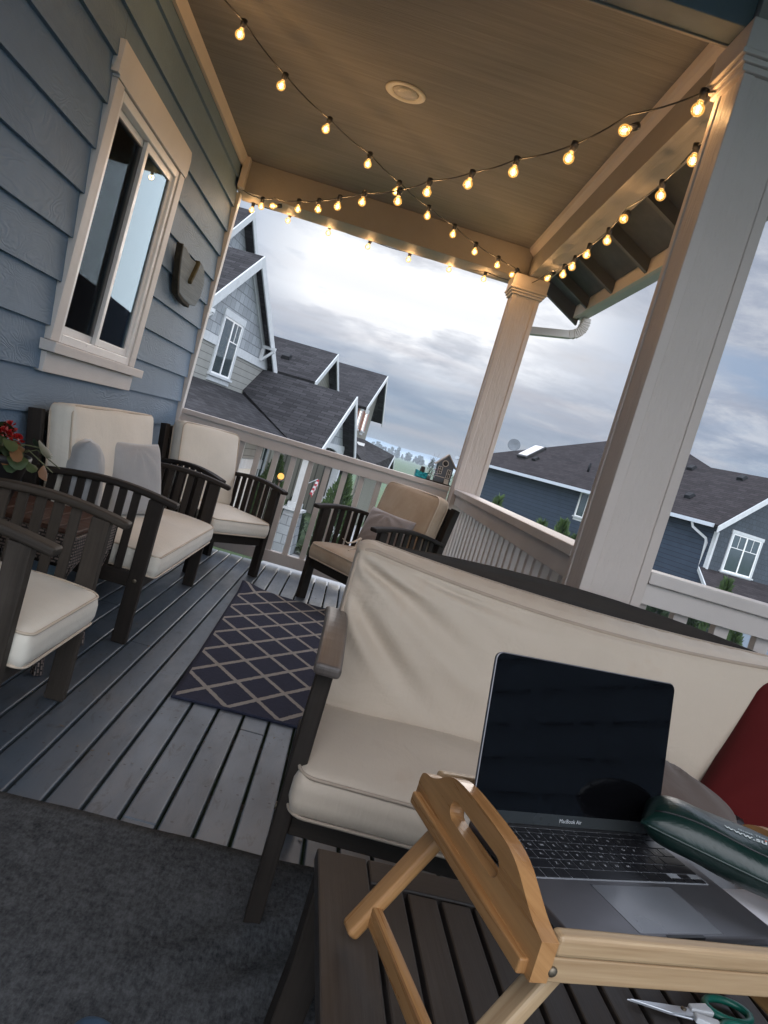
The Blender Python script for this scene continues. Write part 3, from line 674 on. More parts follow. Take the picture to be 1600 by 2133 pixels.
lt = MB(); rs = random.Random(23)
for k in range(90):
    x_, y_ = rs.uniform(0.1, 1.95), rs.uniform(1.95, 5.4)
    if 0.85 < x_ < 1.68 and 2.65 < y_ < 4.78: continue
    a = rs.uniform(0, 6.28); L_ = rs.uniform(0.004, 0.013); d = V((math.cos(a), math.sin(a), rs.uniform(-.1, .25))); q = V((-d.y, d.x, rs.uniform(-.2, .2)))*0.45
    p = V((x_, y_, 0.0025)); lt.add([p-d*L_, p-q*L_*0.8, p+d*L_, p+q*L_*0.8], [(0, 1, 2, 3)])
lm_, nt, bs = new_mat('dry_litter'); N = NT(nt); N.l(N.mix(N.n('ShaderNodeNewGeometry').outputs['Random Per Island'], (0.045, 0.03, 0.02), (0.20, 0.15, 0.10)), bs.inputs['Base Color'])
tag(lt.build('leaf_litter', lm_), 'tiny dry leaf flecks scattered over the deck boards', 'leaf litter', None, 'stuff')

# ------------------------------------------------------------------ seating
def rrect(a, b, r, n=5):
    out = []
    for cx_, cy_, t0 in ((a/2-r, b/2-r, 0), (-a/2+r, b/2-r, 90), (-a/2+r, -b/2+r, 180), (a/2-r, -b/2+r, 270)):
        for k in range(n+1):
            t_ = R(t0+90*k/n); out.append((cx_+r*math.cos(t_), cy_+r*math.sin(t_)))
    return out
def dense(pts, step=0.03):
    o = []
    for i in range(len(pts)):
        a, b = V((*pts[i], 0)), V((*pts[(i+1) % len(pts)], 0)); k = max(1, int((b-a).length/step))
        for j in range(k): q = a.lerp(b, j/k); o.append((q.x, q.y))
    return o
def make_seat(name, label, cat, w, wd, fab, loc, rz, group=None, hb=0.50, arm_wood=None, near=False, slump=0.0, bz=0.615, pip=None):
    root = thing(name, label, cat, loc, rz, group); aw = arm_wood or wd
    legh = 0.580
    def armz(x): # underside-to-top centre height of the bowed arm
        t_ = (x+0.24)/0.60; return 0.572+0.052*math.sin(math.pi*min(max(t_*0.80+0.06, 0), 1))-0.002
    for s in (-1, 1):
        y = s*w/2
        MB().bar((0.275, y, 0), (0.275, y, armz(0.275)-0.013), 0.036, 0.060, (1, 0, 0)).build('front_leg', wd, root, 0.004)
        yb = y-s*(0.05 if slump else 0); MB().path([(-0.185, yb, 0), (-0.195, yb, 0.30), (-0.225, yb, 0.56), (-0.268, yb, 0.79 if slump else 0.815)], 0.036, 0.055, side=(0, 1, 0)).build('rear_leg', wd, root, 0.004)
        pts = [(-0.235+0.595*i/14, y, armz(-0.235+0.595*i/14)) for i in range(15)]
        MB().path(pts, 0.056, 0.026, side=(0, 1, 0)).build('armrest', aw, root, 0.009, 3)
        MB().bar((-0.17, y, 0.262), (0.245, y, 0.262), 0.024, 0.062).build('side_rail', wd, root, 0.003)
        for k in range(7):
            xs = 0.192-0.056*k
            MB().bar((xs, y, 0.290), (xs, y, armz(xs)-0.012), 0.013, 0.032, (1, 0, 0)).build('arm_slat', aw if k % 3 else wd, root, 0.002)
        MB().lathe([(0.0085, 0), (0.0085, 0.003), (0.005, 0.004)], 10, Matrix.Translation((0.275, y+s*0.018, 0.262)) @ Matrix.Rotation(R(-90*s), 4, 'X')).build('bolt_cap', M['bolt'], root)
    MB().bar((0.268, -w/2+0.019, 0.242), (0.268, w/2-0.019, 0.242), 0.022, 0.068, (0, 0, 1)).build('front_rail', wd, root, 0.003)
    fr_ = MB()
    for k in range(6): fr_.bar((-0.17+k*0.082, -w/2+0.014, 0.279), (-0.17+k*0.082, w/2-0.014, 0.279), 0.05, 0.014)
    fr_.build('seat_slats', wd, root)
    bp_ = []
    for i in range(13):
        y = -w/2+0.019+(w-0.038)*i/12; q = (i-6)/6; bp_.append((-0.272+0.006, y, (0.750 if slump else 0.764)+(0.040 if slump else 0.026)*(1-q*q)))
    MB().path(bp_, 0.026, 0.075, side=(1, 0, 0.2)).build('top_rail', wd, root, 0.004)
    MB().bar((-0.212, -w/2+0.019, 0.43), (-0.212, w/2-0.019, 0.43), 0.022, 0.06).build('lower_back_rail', wd, root, 0.003)
    bs_ = MB(); n = int((w-0.1)/0.075)
    for k in range(n):
        y = -w/2+0.06+(w-0.12)*k/(n-1); bs_.bar((-0.212, y, 0.455), (-0.257, y, 0.75), 0.034, 0.012, (1, 0, 0))
    bs_.build('back_slats', wd, root)
    # cushions
    sw = w+0.004 if slump else w-0.045; c_r = 0.028
    def sagd(q, u): # front edge droops a little over the rail, corners soften
        if u.x > 0.4: q.z -= 0.016*((u.x-0.4)/0.6)**2
        q.z += 0.0035*math.sin(q.y*13+q.x*9)*(1 if u.z > 0 else 0.3)
        if near and u.z > 0.3:
            dx, dy = q.x-0.10, q.y-near*0.30
            q.z -= 0.010*math.exp(-(dx*dx+dy*dy)/0.004); q.z += 0.006*math.exp(-((dx*0.6+dy)**2)/0.0006-(dx-0.03)**2/0.01)
        return q
    sc_ = rbox(0.60, sw, 0.098, c_r, (20, 34 if w > 1 else 20, 6), (0, 0, 0.016), sagd)
    so_ = weld(sc_.build('seat_cushion', fab, root, loc=(0.042, 0, 0.338)))
    pp = pip or M['piping']
    for zz in (1, -1):
        pts = [V((x, y, zz*0.0430)) for x, y in dense(rrect(0.60-0.009, sw-0.009, c_r+0.010), 0.04)]
        for p in pts:
            ux = p.x/0.30
            if ux > 0.4: p.z -= 0.016*((ux-0.4)/0.6)**2
        MB().tube(pts, 0.0040, 6, closed=True).build('piping', pp, so_)
    bw = w+(-0.012 if slump else -0.055); bt = 0.105
    def topdrop(y, xf): # the stuffing has settled: the top seam sags, most at the front and in the middle
        c_ = 1-(2*y/bw)**2; return slump*(0.022*c_+xf*(0.030+0.024*c_))
    def backd(q, u):
        if slump and u.x > 0.2 and u.z < 0.93:
            # slack folds fanning out of the end corner nearest the arm
            yy = (q.y+bw/2); zz = (q.z+hb/2)
            fall = math.exp(-(yy/0.36)**2)*min(1, max(0, (zz-0.04)/0.12))*min(1, max(0, (0.93-u.z)/0.12))*min(1, max(0, (yy-0.012)/0.03))
            ang = math.atan2(zz-0.60, yy+0.34); rr = math.hypot(zz-0.60, yy+0.34)
            wv = math.sin(ang*30+1.2*math.sin(yy*9))+0.5*math.sin(ang*57+2)
            q.x += slump*(0.015*fall*wv)
            q.x += slump*0.004*math.sin(yy*7+zz*5)
        if slump: q.z -= topdrop(q.y, (u.x+1)/2)*min(1, max(0, (u.z-0.45)/0.5))
        if slump: # puckered boxing strip along the top
            if u.z > 0.75: q.z += 0.0026*math.sin(q.y*95+1.5*math.sin(q.y*31))*max(0, 1-abs(u.x)*1.6)
        q.x += 0.0035*math.sin(q.y*11+q.z*8)*(1 if u.x > 0 else 0)*(0 if slump and abs(u.z) > 0.93 else 1)
        return q
    nb = (8, 110, 46) if slump else (6, 34 if w > 1 else 18, 18)
    bc_ = rbox(bt, bw, hb, 0.030, nb, (0.030, 0, 0.006), backd)
    bo_ = weld(bc_.build('back_cushion', fab, root, loc=(-0.148, 0, bz))); bo_.rotation_euler = (0, R(-10.5), 0)
    for xx in (1, -1):
        pts = [(xx*(bt/2-0.008), y, z) for y, z in dense(rrect(bw-0.012, hb-0.012, 0.045), 0.04)]
        pts = [(x, y, z-topdrop(y, (1+xx*0.85)/2)*min(1, max(0, (2*z/hb-0.45)/0.5))) for x, y, z in pts]
        MB().tube(pts, 0.0055 if slump else 0.0042, 6, closed=True).build('piping', pp, bo_)
    return root
M['bolt'] = plain('dull_bolt', (0.18, 0.15, 0.11), 0.4, 0.1, metal=0.8)
M['wornwood'] = wood('worn_grey_arm_wood', (0.060, 0.048, 0.042), (0.135, 0.115, 0.104), 0.42, 1.0, 0.35, 0.5, (0.24, 0.22, 0.21), spec=0.4)
M['near_piping'] = fabric('tan_piping', (0.36, 0.29, 0.225), 0.7)
WD, GW, CU = M['darkwood'], M['greywood'], M['cushion']
GRP = 'slatted dark wood outdoor seats'
make_seat('armchair', 'slatted armchair nearest the left edge with greyed arms and bare cream seat', 'armchair', 0.575, GW, CU, (0.315, 2.135, 0), 0, GRP)
make_seat('loveseat', 'dark slatted loveseat under the window holding two grey pillows', 'loveseat', 1.26, WD, CU, (0.305, 3.74, 0), 0, GRP)
make_seat('armchair', 'dark slatted armchair with clean cream cushions in the far left deck corner', 'armchair', 0.565, WD, CU, (0.749-0.36*math.cos(R(-37)), 4.836-0.36*math.sin(R(-37)), 0), R(-37), GRP)
make_seat('armchair', 'dark slatted armchair with tan stained cushions beside the far column', 'armchair', 0.565, WD, M['cushion_stained'], (1.315+0.36*math.cos(R(40)), 4.628+0.36*math.sin(R(40)), 0), R(220), GRP)
make_seat('loveseat', 'large beige cushioned loveseat in front of the near column behind the laptop', 'loveseat', 1.27, WD, M['cushion_near'], (1.985, 1.862, 0), R(-90), GRP, hb=0.46, near=-1, slump=1.0, bz=0.592, arm_wood=M['wornwood'], pip=M['near_piping'])

def pillow(label, mat, loc, rot, a, b, th, group=None, name='throw_pillow', seam=True, flop=0.0):
    def fn(sg):
        def f(u, v):
            x, y = 2*u-1, 2*v-1
            e = (1-abs(x)**2.6)*(1-abs(y)**2.6); pinch = 1-0.07*(1-x*x)*0-0.05*(abs(y)**3)*(1-x*x)-0.0
            X = x*a/2*(1-0.055*(1-abs(y)**2)*abs(x)**3); Y = y*b/2*(1-0.055*(1-abs(x)**2)*abs(y)**3)
            wr = 0.006*math.sin(9*math.atan2(y-0.9, x+0.1)*1.0+3)*math.exp(-((y-0.9)**2+(x+0.1)**2)/0.9)*max(e, 0)**0.3
            wr += 0.004*math.sin(7*math.atan2(y+0.9, x+0.9)*2)*math.exp(-((y+0.9)**2+(x+0.9)**2)/0.6)*max(e, 0)**0.3
            return (X, Y, sg*(th/2*max(e, 0)**0.42+wr+0.0)+flop*(x*x*0.5+y*y*0.3))
        return f
    q = MB().grid(fn(1), 30, 30); q.grid(lambda u, v: fn(-1)(1-u, v), 30, 30)
    o = weld(q.build(name, mat, None, loc=loc), 1e-4); o.rotation_euler = rot
    return tag(o, label, 'pillow', group)
def basis(nrm, up):
    n = V(nrm).normalized(); u = V(up); x = u.cross(n).normalized(); y = n.cross(x)
    return Matrix((x, y, n)).transposed().to_euler()
pillow('grey velvet pillow turned edge on at the near end of the settee', M['grey_pillow'], (0.228, 3.25, 0.572), basis((0.88, 0.45, 0.16), (0, 0, 1)), 0.29, 0.36, 0.16, 'grey pillows on the settee')
pillow('grey velvet pillow facing forward at the far end of the settee', M['grey_pillow'], (0.295, 3.76, 0.57), basis((0.86, -0.42, 0.28), (0.0, -0.05, 1)), 0.36, 0.36, 0.14, 'grey pillows on the settee')
pillow('small taupe velvet lumbar pillow on the tan stained armchair', M['taupe_pillow'], (1.60, 4.875, 0.555), basis((-0.62, -0.70, 0.24), (0.03, 0, 1)), 0.37, 0.25, 0.12)
pillow('dark red pillow leaning at the right end of the near loveseat', M['red_pillow'], (2.60, 1.86, 0.52), basis((-0.25, -0.80, 0.45), (0.25, 0, 1)), 0.44, 0.46, 0.16)
bpw = pillow('brown cushion with black zip edge lying on the near loveseat seat', M['brown_pillow'], (2.175, 1.72, 0.438), (R(8), R(12), R(-20)), 0.42, 0.34, 0.15)
zp = [(-0.19+0.38*i/20, 0.160+0.006*math.sin(i*0.9), 0.012*math.sin(i*0.6)+0.012) for i in range(21)]+[(0.197+0.005*math.sin(i), 0.15-0.31*i/16, 0.010*math.sin(i*0.8)+0.012) for i in range(17)]
MB().path(zp, 0.016, 0.020).build('zip_edge', M['black'], bpw)
# chair C folded dark cushion and dangling tie
tie = MB().path([(1.455, 4.655, 0.50), (1.42, 4.62, 0.47), (1.385, 4.60, 0.455), (1.35, 4.585, 0.475)], 0.016, 0.004)
tie.path([(1.455, 4.655, 0.50), (1.435, 4.63, 0.44), (1.40, 4.60, 0.415)], 0.016, 0.004)
tag(tie.build('cushion_tie', M['piping']), 'tan fabric tie hanging off the tan stained armchair', 'cushion tie')

# ------------------------------------------------------------------ wicker side table with geranium
wk = thing('side_table', 'brown wicker side table with slatted top between armchair and settee', 'side table', (0.285, 2.76, 0))
tp = MB()
for k in range(6): tp.box((-0.20+k*0.067, -0.21, 0.486), (-0.20+k*0.067+0.062, 0.21, 0.502))
tp.build('table_top', wood('red_brown_slats', (0.045, 0.022, 0.015), (0.10, 0.05, 0.034), 0.5), wk, 0.003)
wm, nt, bs = new_mat('brown_wicker'); N = NT(nt)
wa = N.n('ShaderNodeTexBrick', {'Vector': N.uv(), 'Color1': (0.30, 0.24, 0.21, 1), 'Color2': (0.16, 0.115, 0.095, 1), 'Mortar': (0.012, 0.010, 0.009, 1), 'Scale': 1.0, 'Mortar Size': 0.0028, 'Brick Width': 0.020, 'Row Height': 0.011})
N.l(wa.outputs[0], bs.inputs['Base Color']); bs.inputs['Roughness'].default_value = 0.5; N.bump(wa.outputs[1], -0.9, 0.006, bs)
ap = MB(); 
for lo, hi in (((-0.205, -0.215, 0.385), (0.205, -0.195, 0.485)), ((-0.205, 0.195, 0.385), (0.205, 0.215, 0.485)), ((-0.205, -0.194, 0.385), (-0.185, 0.194, 0.485)), ((0.185, -0.194, 0.385), (0.205, 0.194, 0.485))): ap.box(lo, hi)
ap.build('wicker_apron', wm, wk, 0.004)
for sx in (-1, 1):
    for sy in (-1, 1):
        MB().path([(sx*0.185, sy*0.195, 0), (sx*0.175, sy*0.185, 0.2), (sx*0.185, sy*0.195, 0.384)], 0.035, 0.035).build('leg', wm, wk, 0.006)
        MB().path([(sx*0.175, sy*0.17, 0.26), (sx*0.165, sy*0.12, 0.33), (sx*0.175, sy*0.05, 0.38)], 0.016, 0.016).build('brace', wm, wk)
def leafmat(name, c1, c2, rough=0.5):
    m_, nt, bs = new_mat(name); N = NT(nt); oi = N.n('ShaderNodeNewGeometry')
    N.l(N.mix(oi.outputs['Random Per Island'], c1, c2), bs.inputs['Base Color']); bs.inputs['Roughness'].default_value = rough
    return m_
def leaf(mb, p, d, up, L, Wd, curl=0.2, rnd=False):
    d = V(d).normalized(); s_ = d.cross(V(up)); s_ = s_.normalized() if s_.length > 1e-5 else d.orthogonal().normalized(); n = s_.cross(d); p = V(p)
    if rnd:
        c = p+d*L*0.5; pts = [c+(d*math.cos(t_)*L*0.5+s_*math.sin(t_)*Wd*0.5)*(1+0.12*math.sin(t_*5))+n*(-curl*L*0.3*(1-math.cos(2*t_))) for t_ in [k*math.pi/5 for k in range(10)]]
        mb.add([c+n*curl*L*0.2]+pts, [(0, k+1, (k+1) % 10+1) for k in range(10)], None, True); return
    q = [p, p+d*L*0.4+s_*Wd*0.5+n*curl*L*0.15, p+d*L-n*curl*L*0.3, p+d*L*0.4-s_*Wd*0.5+n*curl*L*0.15]
    mb.add(q, [(0, 1, 2, 3)])
gp_ = thing('potted_geranium', 'potted geranium with red flowers standing on the wicker table', 'potted plant', (0.125, 2.66, 0.503))
MB().lathe([(0.075, 0), (0.105, 0.145), (0.112, 0.150), (0.112, 0.17), (0.098, 0.17), (0.09, 0.14), (0.0, 0.135)], 20).build('pot', plain('black_pot', (0.02, 0.02, 0.022), 0.5), gp_)
lf = MB(); fl = MB(); st = MB(); dry = MB()
rs = random.Random(3)
for k in range(42):
    a = rs.uniform(0, 6.28); r = rs.uniform(0.02, 0.16); z = 0.17+rs.uniform(-0.03, 0.085)*(1-r*2)
    p0 = V((0.02*math.cos(a), 0.02*math.sin(a), 0.15)); p1 = V((r*math.cos(a), r*math.sin(a), z))
    st.tube([p0, p0.lerp(p1, 0.5)+V((0, 0, 0.03)), p1], 0.0022, 5)
    nn_ = V((math.cos(a)*0.5+rs.uniform(-.3, .3), math.sin(a)*0.5+rs.uniform(-.3, .3), 0.8)).normalized(); d = nn_.orthogonal()
    leaf(lf if k % 5 else dry, p1-d*0.03, d, nn_, rs.uniform(0.045, 0.075), rs.uniform(0.045, 0.07), rs.uniform(0.1, 0.5), True)
heads = []
for hx, hy, hz in ((0.03, -0.04, 0.235), (0.075, -0.05, 0.225), (0.0, 0.05, 0.25)):
    st.tube([(0, 0, 0.15), (hx*0.6, hy*0.6, hz-0.08), (hx, hy, hz-0.02)], 0.0025, 5)
    fl = MB(); heads.append(fl)
    for k in range(30):
        a, e = rs.uniform(0, 6.28), rs.uniform(-0.4, 1.5); d = V((math.cos(a)*math.cos(e), math.sin(a)*math.cos(e), math.sin(e)))
        leaf(fl, V((hx, hy, hz))+d*0.012, d, (0.3, 0.2, 1), 0.015, 0.013, 0.5, True)
for a, L_ in ((-0.2, 0.16), (0.5, 0.13)): st.tube([(0.05, 0.02, 0.17), (0.10, 0.02+a*0.1, 0.20), (0.05+L_, a*0.2, 0.155)], 0.002, 5)
leaf(dry, (0.17, -0.02, 0.17), (0.4, 0.1, -1), (1, 0, 0.3), 0.055, 0.05, 0.5, True)
st.build('stem', plain('green_stem', (0.10, 0.11, 0.05), 0.6), gp_)
lf.build('leaves', leafmat('geranium_leaf', (0.018, 0.040, 0.016), (0.050, 0.085, 0.030)), gp_)
dry.build('dry_leaves', leafmat('dry_leaf', (0.20, 0.09, 0.035), (0.09, 0.055, 0.025)), gp_)
rp_ = leafmat('red_petal', (0.26, 0.005, 0.006), (0.44, 0.015, 0.015))
for fl in heads: fl.build('flower_head', rp_, gp_)

# ------------------------------------------------------------------ coffee table (turned 3.6 degrees)
ct = thing('coffee_table', 'brown slatted coffee table under the bamboo tray', 'coffee table', (1.399, 1.168, 0), R(3.6))
TZ = 0.42; LX, LY = 1.00, 0.52
def tb(x0, x1, y0, y1, nm):
    MB().box((x0, y0, TZ-0.022), (x1, y1, TZ)).build(nm, M['tablewood'], ct, 0.003)
def gb(p0, p1, w, h, nm, mat=M['tablewood']): return MB().bar(p0, p1, w, h).build(nm, mat, ct, 0.003)
gb((0.040, -LY, TZ-0.011), (0.040, 0, TZ-0.011), 0.080, 0.022, 'end_board'); gb((LX-0.040, -LY, TZ-0.011), (LX-0.040, 0, TZ-0.011), 0.080, 0.022, 'end_board')
gb((0.082, -0.031, TZ-0.011), (LX-0.082, -0.031, TZ-0.011), 0.062, 0.022, 'edge_board'); gb((0.082, -LY+0.031, TZ-0.011), (LX-0.082, -LY+0.031, TZ-0.011), 0.062, 0.022, 'edge_board')
xs = 0.086
while xs < LX-0.10:
    gb((xs+0.0235, -LY+0.066, TZ-0.012), (xs+0.0235, -0.066, TZ-0.012), 0.047, 0.020, 'slat'); xs += 0.0535
for sx, x_ in ((1, 0.03), (-1, LX-0.03)):
    for y_ in (-0.03, -LY+0.03):
        MB().path([(x_, y_, TZ-0.023), (x_, y_, 0.25), (x_-sx*0.010, y_, 0.10), (x_-sx*0.026, y_, 0)], 0.05, 0.05, side=(0, 1, 0)).build('leg', M['darkwood'], ct, 0.004)
gb((0.055, -0.03, TZ-0.055), (LX-0.055, -0.03, TZ-0.055), 0.02, 0.06, 'apron', M['darkwood']); gb((0.055, -LY+0.03, TZ-0.055), (LX-0.055, -LY+0.03, TZ-0.055), 0.02, 0.06, 'apron', M['darkwood'])
gb((0.03, -LY+0.055, TZ-0.055), (0.03, -0.055, TZ-0.055), 0.02, 0.06, 'apron', M['darkwood']); gb((LX-0.03, -LY+0.055, TZ-0.055), (LX-0.03, -0.055, TZ-0.055), 0.02, 0.06, 'apron', M['darkwood'])

# ------------------------------------------------------------------ bed tray (local: x along, y across, z absolute)
tr = thing('bed_tray', 'bamboo folding bed tray with handle slots standing on the coffee table', 'tray', (1.575, 0.675, 0), R(15.2))
BL, BW = 0.505, 0.336
def endpanel(x0, x1):
    # outline (y, z) with the raised grip, and the slot cut through it
    out = [(0.0, 0.609), (0.0, 0.650), (0.025, 0.656), (0.048, 0.668), (0.075, 0.682), (0.105, 0.6885), (0.168, 0.690), (0.231, 0.6885), (0.262, 0.680), (0.285, 0.664), (0.305, 0.655), (0.322, 0.653), (0.333, 0.648), (0.336, 0.640), (0.336, 0.609)]
    def smooth(p, it=2):
        for _ in range(it):
            q = [p[0]]
            for i in range(len(p)-1):
                a, b = V((*p[i], 0)), V((*p[i+1], 0)); c, d = a.lerp(b, .25), a.lerp(b, .75); q += [(c.x, c.y), (d.x, d.y)]
            p = q+[p[-1]]
        return p
    out = [out[0]]+smooth(out[1:-1])+[out[-1]]
    slot = [(0.168+0.055*math.copysign(1, math.cos(R(t_)))+0.0125*math.cos(R(t_)), 0.6545+0.0115*math.sin(R(t_))) for t_ in list(range(-85, 90, 17))+list(range(95, 270, 17))]
    bm = bmesh.new()
    def loop(pts): 
        vs = [bm.verts.new((x0, y, z)) for y, z in pts]; return [bm.edges.new((vs[i], vs[(i+1) % len(vs)])) for i in range(len(vs))]
    es = loop(out)+loop(slot)
    bmesh.ops.triangle_fill(bm, edges=es, use_beauty=True)
    r = bmesh.ops.extrude_face_region(bm, geom=bm.faces[:]); bmesh.ops.translate(bm, verts=[v for v in r['geom'] if isinstance(v, bmesh.types.BMVert)], vec=(x1-x0, 0, 0))
    bmesh.ops.recalc_face_normals(bm, faces=bm.faces)
    uvl = bm.loops.layers.uv.new('UVMap')
    for f in bm.faces:
        for l in f.loops: l[uvl].uv = (l.vert.co.y+x0*3, l.vert.co.z+l.vert.co.x*0.7)
    me = bpy.data.meshes.new('end_panel'); bm.to_mesh(me); bm.free(); me.materials.append(M['bamboo'])
    o = bpy.data.objects.new('end_panel', me); COL.objects.link(o); o.parent = tr
    b = o.modifiers.new('bevel', 'BEVEL'); b.width = 0.006; b.segments = 4; b.limit_method = 'ANGLE'; b.angle_limit = R(50)
    for p in me.polygons: p.use_smooth = False
    return o
endpanel(0.0, 0.019); endpanel(BL-0.019, BL)
lip = MB().bar((0.0005, 0.01, 0.617), (0.0005, 0.326, 0.617), 0.02, 0.016); lip.build('panel_lip', M['bamboo'], tr, 0.002)
for y0, y1 in ((0.001, 0.019), (BW-0.019, BW-0.001)):
    yc = (y0+y1)/2
    MB().bar((0.0195, yc, 0.645), (BL-0.0195, yc, 0.645), 0.018, 0.022).build('long_rail', M['bamboo_pale'], tr, 0.005, 3)
    MB().bar((0.0195, yc, 0.6205), (BL-0.0195, yc, 0.6205), 0.014, 0.026).build('long_apron', M['bamboo_pale'], tr, 0.002)
MB().box((0.0195, 0.0195, 0.629), (BL-0.0195, BW-0.0195, 0.635)).build('tray_board', plain('glossy_grey_tray_board', (0.20, 0.22, 0.235), 0.22, 0.06), tr)
for sx, xa, xb in ((-1, 0.055, -0.050), (1, BL-0.055, BL+0.050)):
    for yy in (0.034, BW-0.034):
        L_ = MB().bar((xa, yy, 0.618), (xb, yy, 0.436), 0.018, 0.032, (0, 1, 0)).build('leg', M['bamboo_pale'] if yy < 0.1 else M['bamboo'], tr, 0.006, 3)
        L_.data.transform(Matrix()); 
    xc = xa+(xb-xa)*0.82
    MB().bar((xc-sx*0.004, 0.0435, 0.468), (xc-sx*0.004, BW-0.0435, 0.468), 0.014, 0.028, (0, 0, 1)).build('crossbar', M['bamboo'], tr, 0.004)
for xx in (0.022, BL-0.022):
    for yy, s in ((-0.0005, -1), (BW+0.0005, 1)):
        MB().lathe([(0.0052, 0), (0.0052, 0.0016), (0.0035, 0.0032), (0.0006, 0.0036)], 14, Matrix.Translation((xx, yy+s*(-0.0023), 0.6205)) @ Matrix.Rotation(R(-90*s), 4, 'X')).build('rivet', M['bolt'], tr)

# ------------------------------------------------------------------ laptop (local: x right, y to hinge)
lp = thing('laptop', 'open grey laptop with black screen on the bamboo tray', 'laptop', (1.6133, 0.6999, 0.6365), R(21.6))
alu = plain('space_grey_aluminium', (0.16, 0.155, 0.165), 0.38, 0.02, metal=0.75)
LW, LD = 0.304, 0.212
def plate(x0, x1, y0, y1, z0, z1, r, nm, mat, parent, bev=0.0):
    q = MB(); pts = [((x0+x1)/2+a, (y0+y1)/2+b, z0) for a, b in rrect(x1-x0, y1-y0, r, 6)]
    q.prism(pts, (0, 0, z1-z0)); return q.build(nm, mat, parent, bev)
bs_o = plate(0, LW, 0, LD, 0.0015, 0.0115, 0.010, 'base', alu, lp, 0.002)
kz = 0.0118
plate(0.017, 0.287, 0.094, 0.199, 0.0113, kz, 0.003, 'keyboard_well', plain('keyboard_well', (0.22, 0.23, 0.245), 0.5, 0.02), bs_o)
keym = plain('black_key', (0.010, 0.010, 0.012), 0.42, 0.1)
kb = MB(); rows = []
def rowk(y, h, ws):
    tot = sum(ws); x = 0.0185; sc_ = (0.2855-0.0185)/tot
    for w_ in ws:
        kb.box((x+0.0011, y+0.0011, kz+0.0001), (x+w_*sc_-0.0011, y+h-0.0011, kz+0.0011)); rows.append((x+w_*sc_/2, y+h/2)); x += w_*sc_
hh = 0.0189
rowk(0.0952+4*hh+0.0006, 0.0112+0.0148*0, [1.1]*14)
rowk(0.0952+4*hh-0.0003, 0.0001+0.0, [1]) if False else None
rowk(0.0952+3*hh+0.0, hh, [1.5]+[1]*12+[1.2]) if False else None
R1 = [([1]*13+[1.55]), ([1.55]+[1]*13), ([1.8]+[1]*11+[1.85]), ([2.35]+[1]*10+[2.35])]
for i, ws in enumerate(R1): rowk(0.0952+(4-i)*hh-0.0*i, hh, ws) if i else rowk(0.0952+4*hh-0.0, hh, ws)
kb = MB(); rows = []
rowk(0.0952+5*0.0182, 0.0112, [1]*14)
for i, ws in enumerate(R1): rowk(0.0952+(4-i)*0.0182, 0.0182, ws)
xk = 0.0185; u1 = (0.2855-0.0185)/14.55
for w_ in (1, 1, 1, 1.25, 5.1, 1.25, 1.0):
    kb.box((xk+0.0011, 0.0963, kz+0.0001), (xk+w_*u1-0.0011, 0.0952+0.0182-0.0011, kz+0.0011)); rows.append((xk+w_*u1/2, 0.104)); xk += w_*u1
for j in range(3):
    kb.box((xk+0.0009, 0.0963, kz+0.0001), (xk+u1*0.95-0.0009, 0.0963+0.0068, kz+0.0011))
    if j == 1: kb.box((xk+0.0009, 0.0963+0.0086, kz+0.0001), (xk+u1*0.95-0.0009, 0.0952+0.0171, kz+0.0011))
    xk += u1*0.95
kb.build('keys', keym, bs_o)
def text(body, size, mat, parent, loc, rot=(0, 0, 0), extrude=0.0, align='CENTER', name='lettering', shear=0.0, space=1.0, obj_rot=None):
    c = bpy.data.curves.new(name, 'FONT'); c.body = body; c.size = size; c.extrude = extrude; c.align_x = align; c.align_y = 'CENTER'; c.space_character = space
    c.resolution_u = 3
    o = bpy.data.objects.new(name, c); COL.objects.link(o); dg = bpy.context.evaluated_depsgraph_get()
    me = bpy.data.meshes.new_from_object(o.evaluated_get(dg)); bpy.data.objects.remove(o)
    me.materials.append(mat); q = bpy.data.objects.new(name, me); COL.objects.link(q); q.parent = parent; q.location = loc; q.rotation_euler = rot; return q
legm = plain('key_legend', (0.42, 0.43, 0.45), 0.5, 0.02)
lg = MB(); legend = text
chars = 'QWERTYUIOP[]'; 
leg_o = []
lines = [('`1234567890-=', 1), (' QWERTYUIOP[]\\', 2), (' ASDFGHJKL;\'', 3), (' ZXCVBNM,./', 4)]
idx = 14
big = bpy.data.meshes.new('key_legends'); bmL = bmesh.new()
for (s_, _), ws in zip(lines, R1):
    for i in range(len(ws)):
        if i < len(s_) and s_[i] != ' ':
            cur_ = bpy.data.curves.new('t', 'FONT'); cur_.body = s_[i]; cur_.size = 0.0062; cur_.align_x = 'CENTER'; cur_.align_y = 'CENTER'; cur_.resolution_u = 2
            ob_ = bpy.data.objects.new('t', cur_); COL.objects.link(ob_); me_ = bpy.data.meshes.new_from_object(ob_.evaluated_get(bpy.context.evaluated_depsgraph_get())); bpy.data.objects.remove(ob_)
            me_.transform(Matrix.Translation((rows[idx+i][0], rows[idx+i][1], kz+0.00125))); bmL.from_mesh(me_); bpy.data.meshes.remove(me_)
    idx += len(ws)
bmL.to_mesh(big); bmL.free(); big.materials.append(legm)
lo_ = bpy.data.objects.new('key_legends', big); COL.objects.link(lo_); lo_.parent = bs_o
for nm, sx in (('trackpad', 0),):
    plate(0.0915, 0.2125, 0.0055, 0.0862, 0.0114, 0.01175, 0.003, 'trackpad', plain('trackpad_glass', (0.17, 0.175, 0.19), 0.24, 0.02, metal=0.35), bs_o)
gm = M['black']
for a, b, c, d in ((0.0907, 0.0915, 0.0055, 0.0862), (0.2125, 0.2133, 0.0055, 0.0862), (0.0907, 0.2133, 0.0862, 0.0870)): MB().box((a, c, 0.0114), (b, d, 0.0116)).build('trackpad_gap', gm, bs_o)
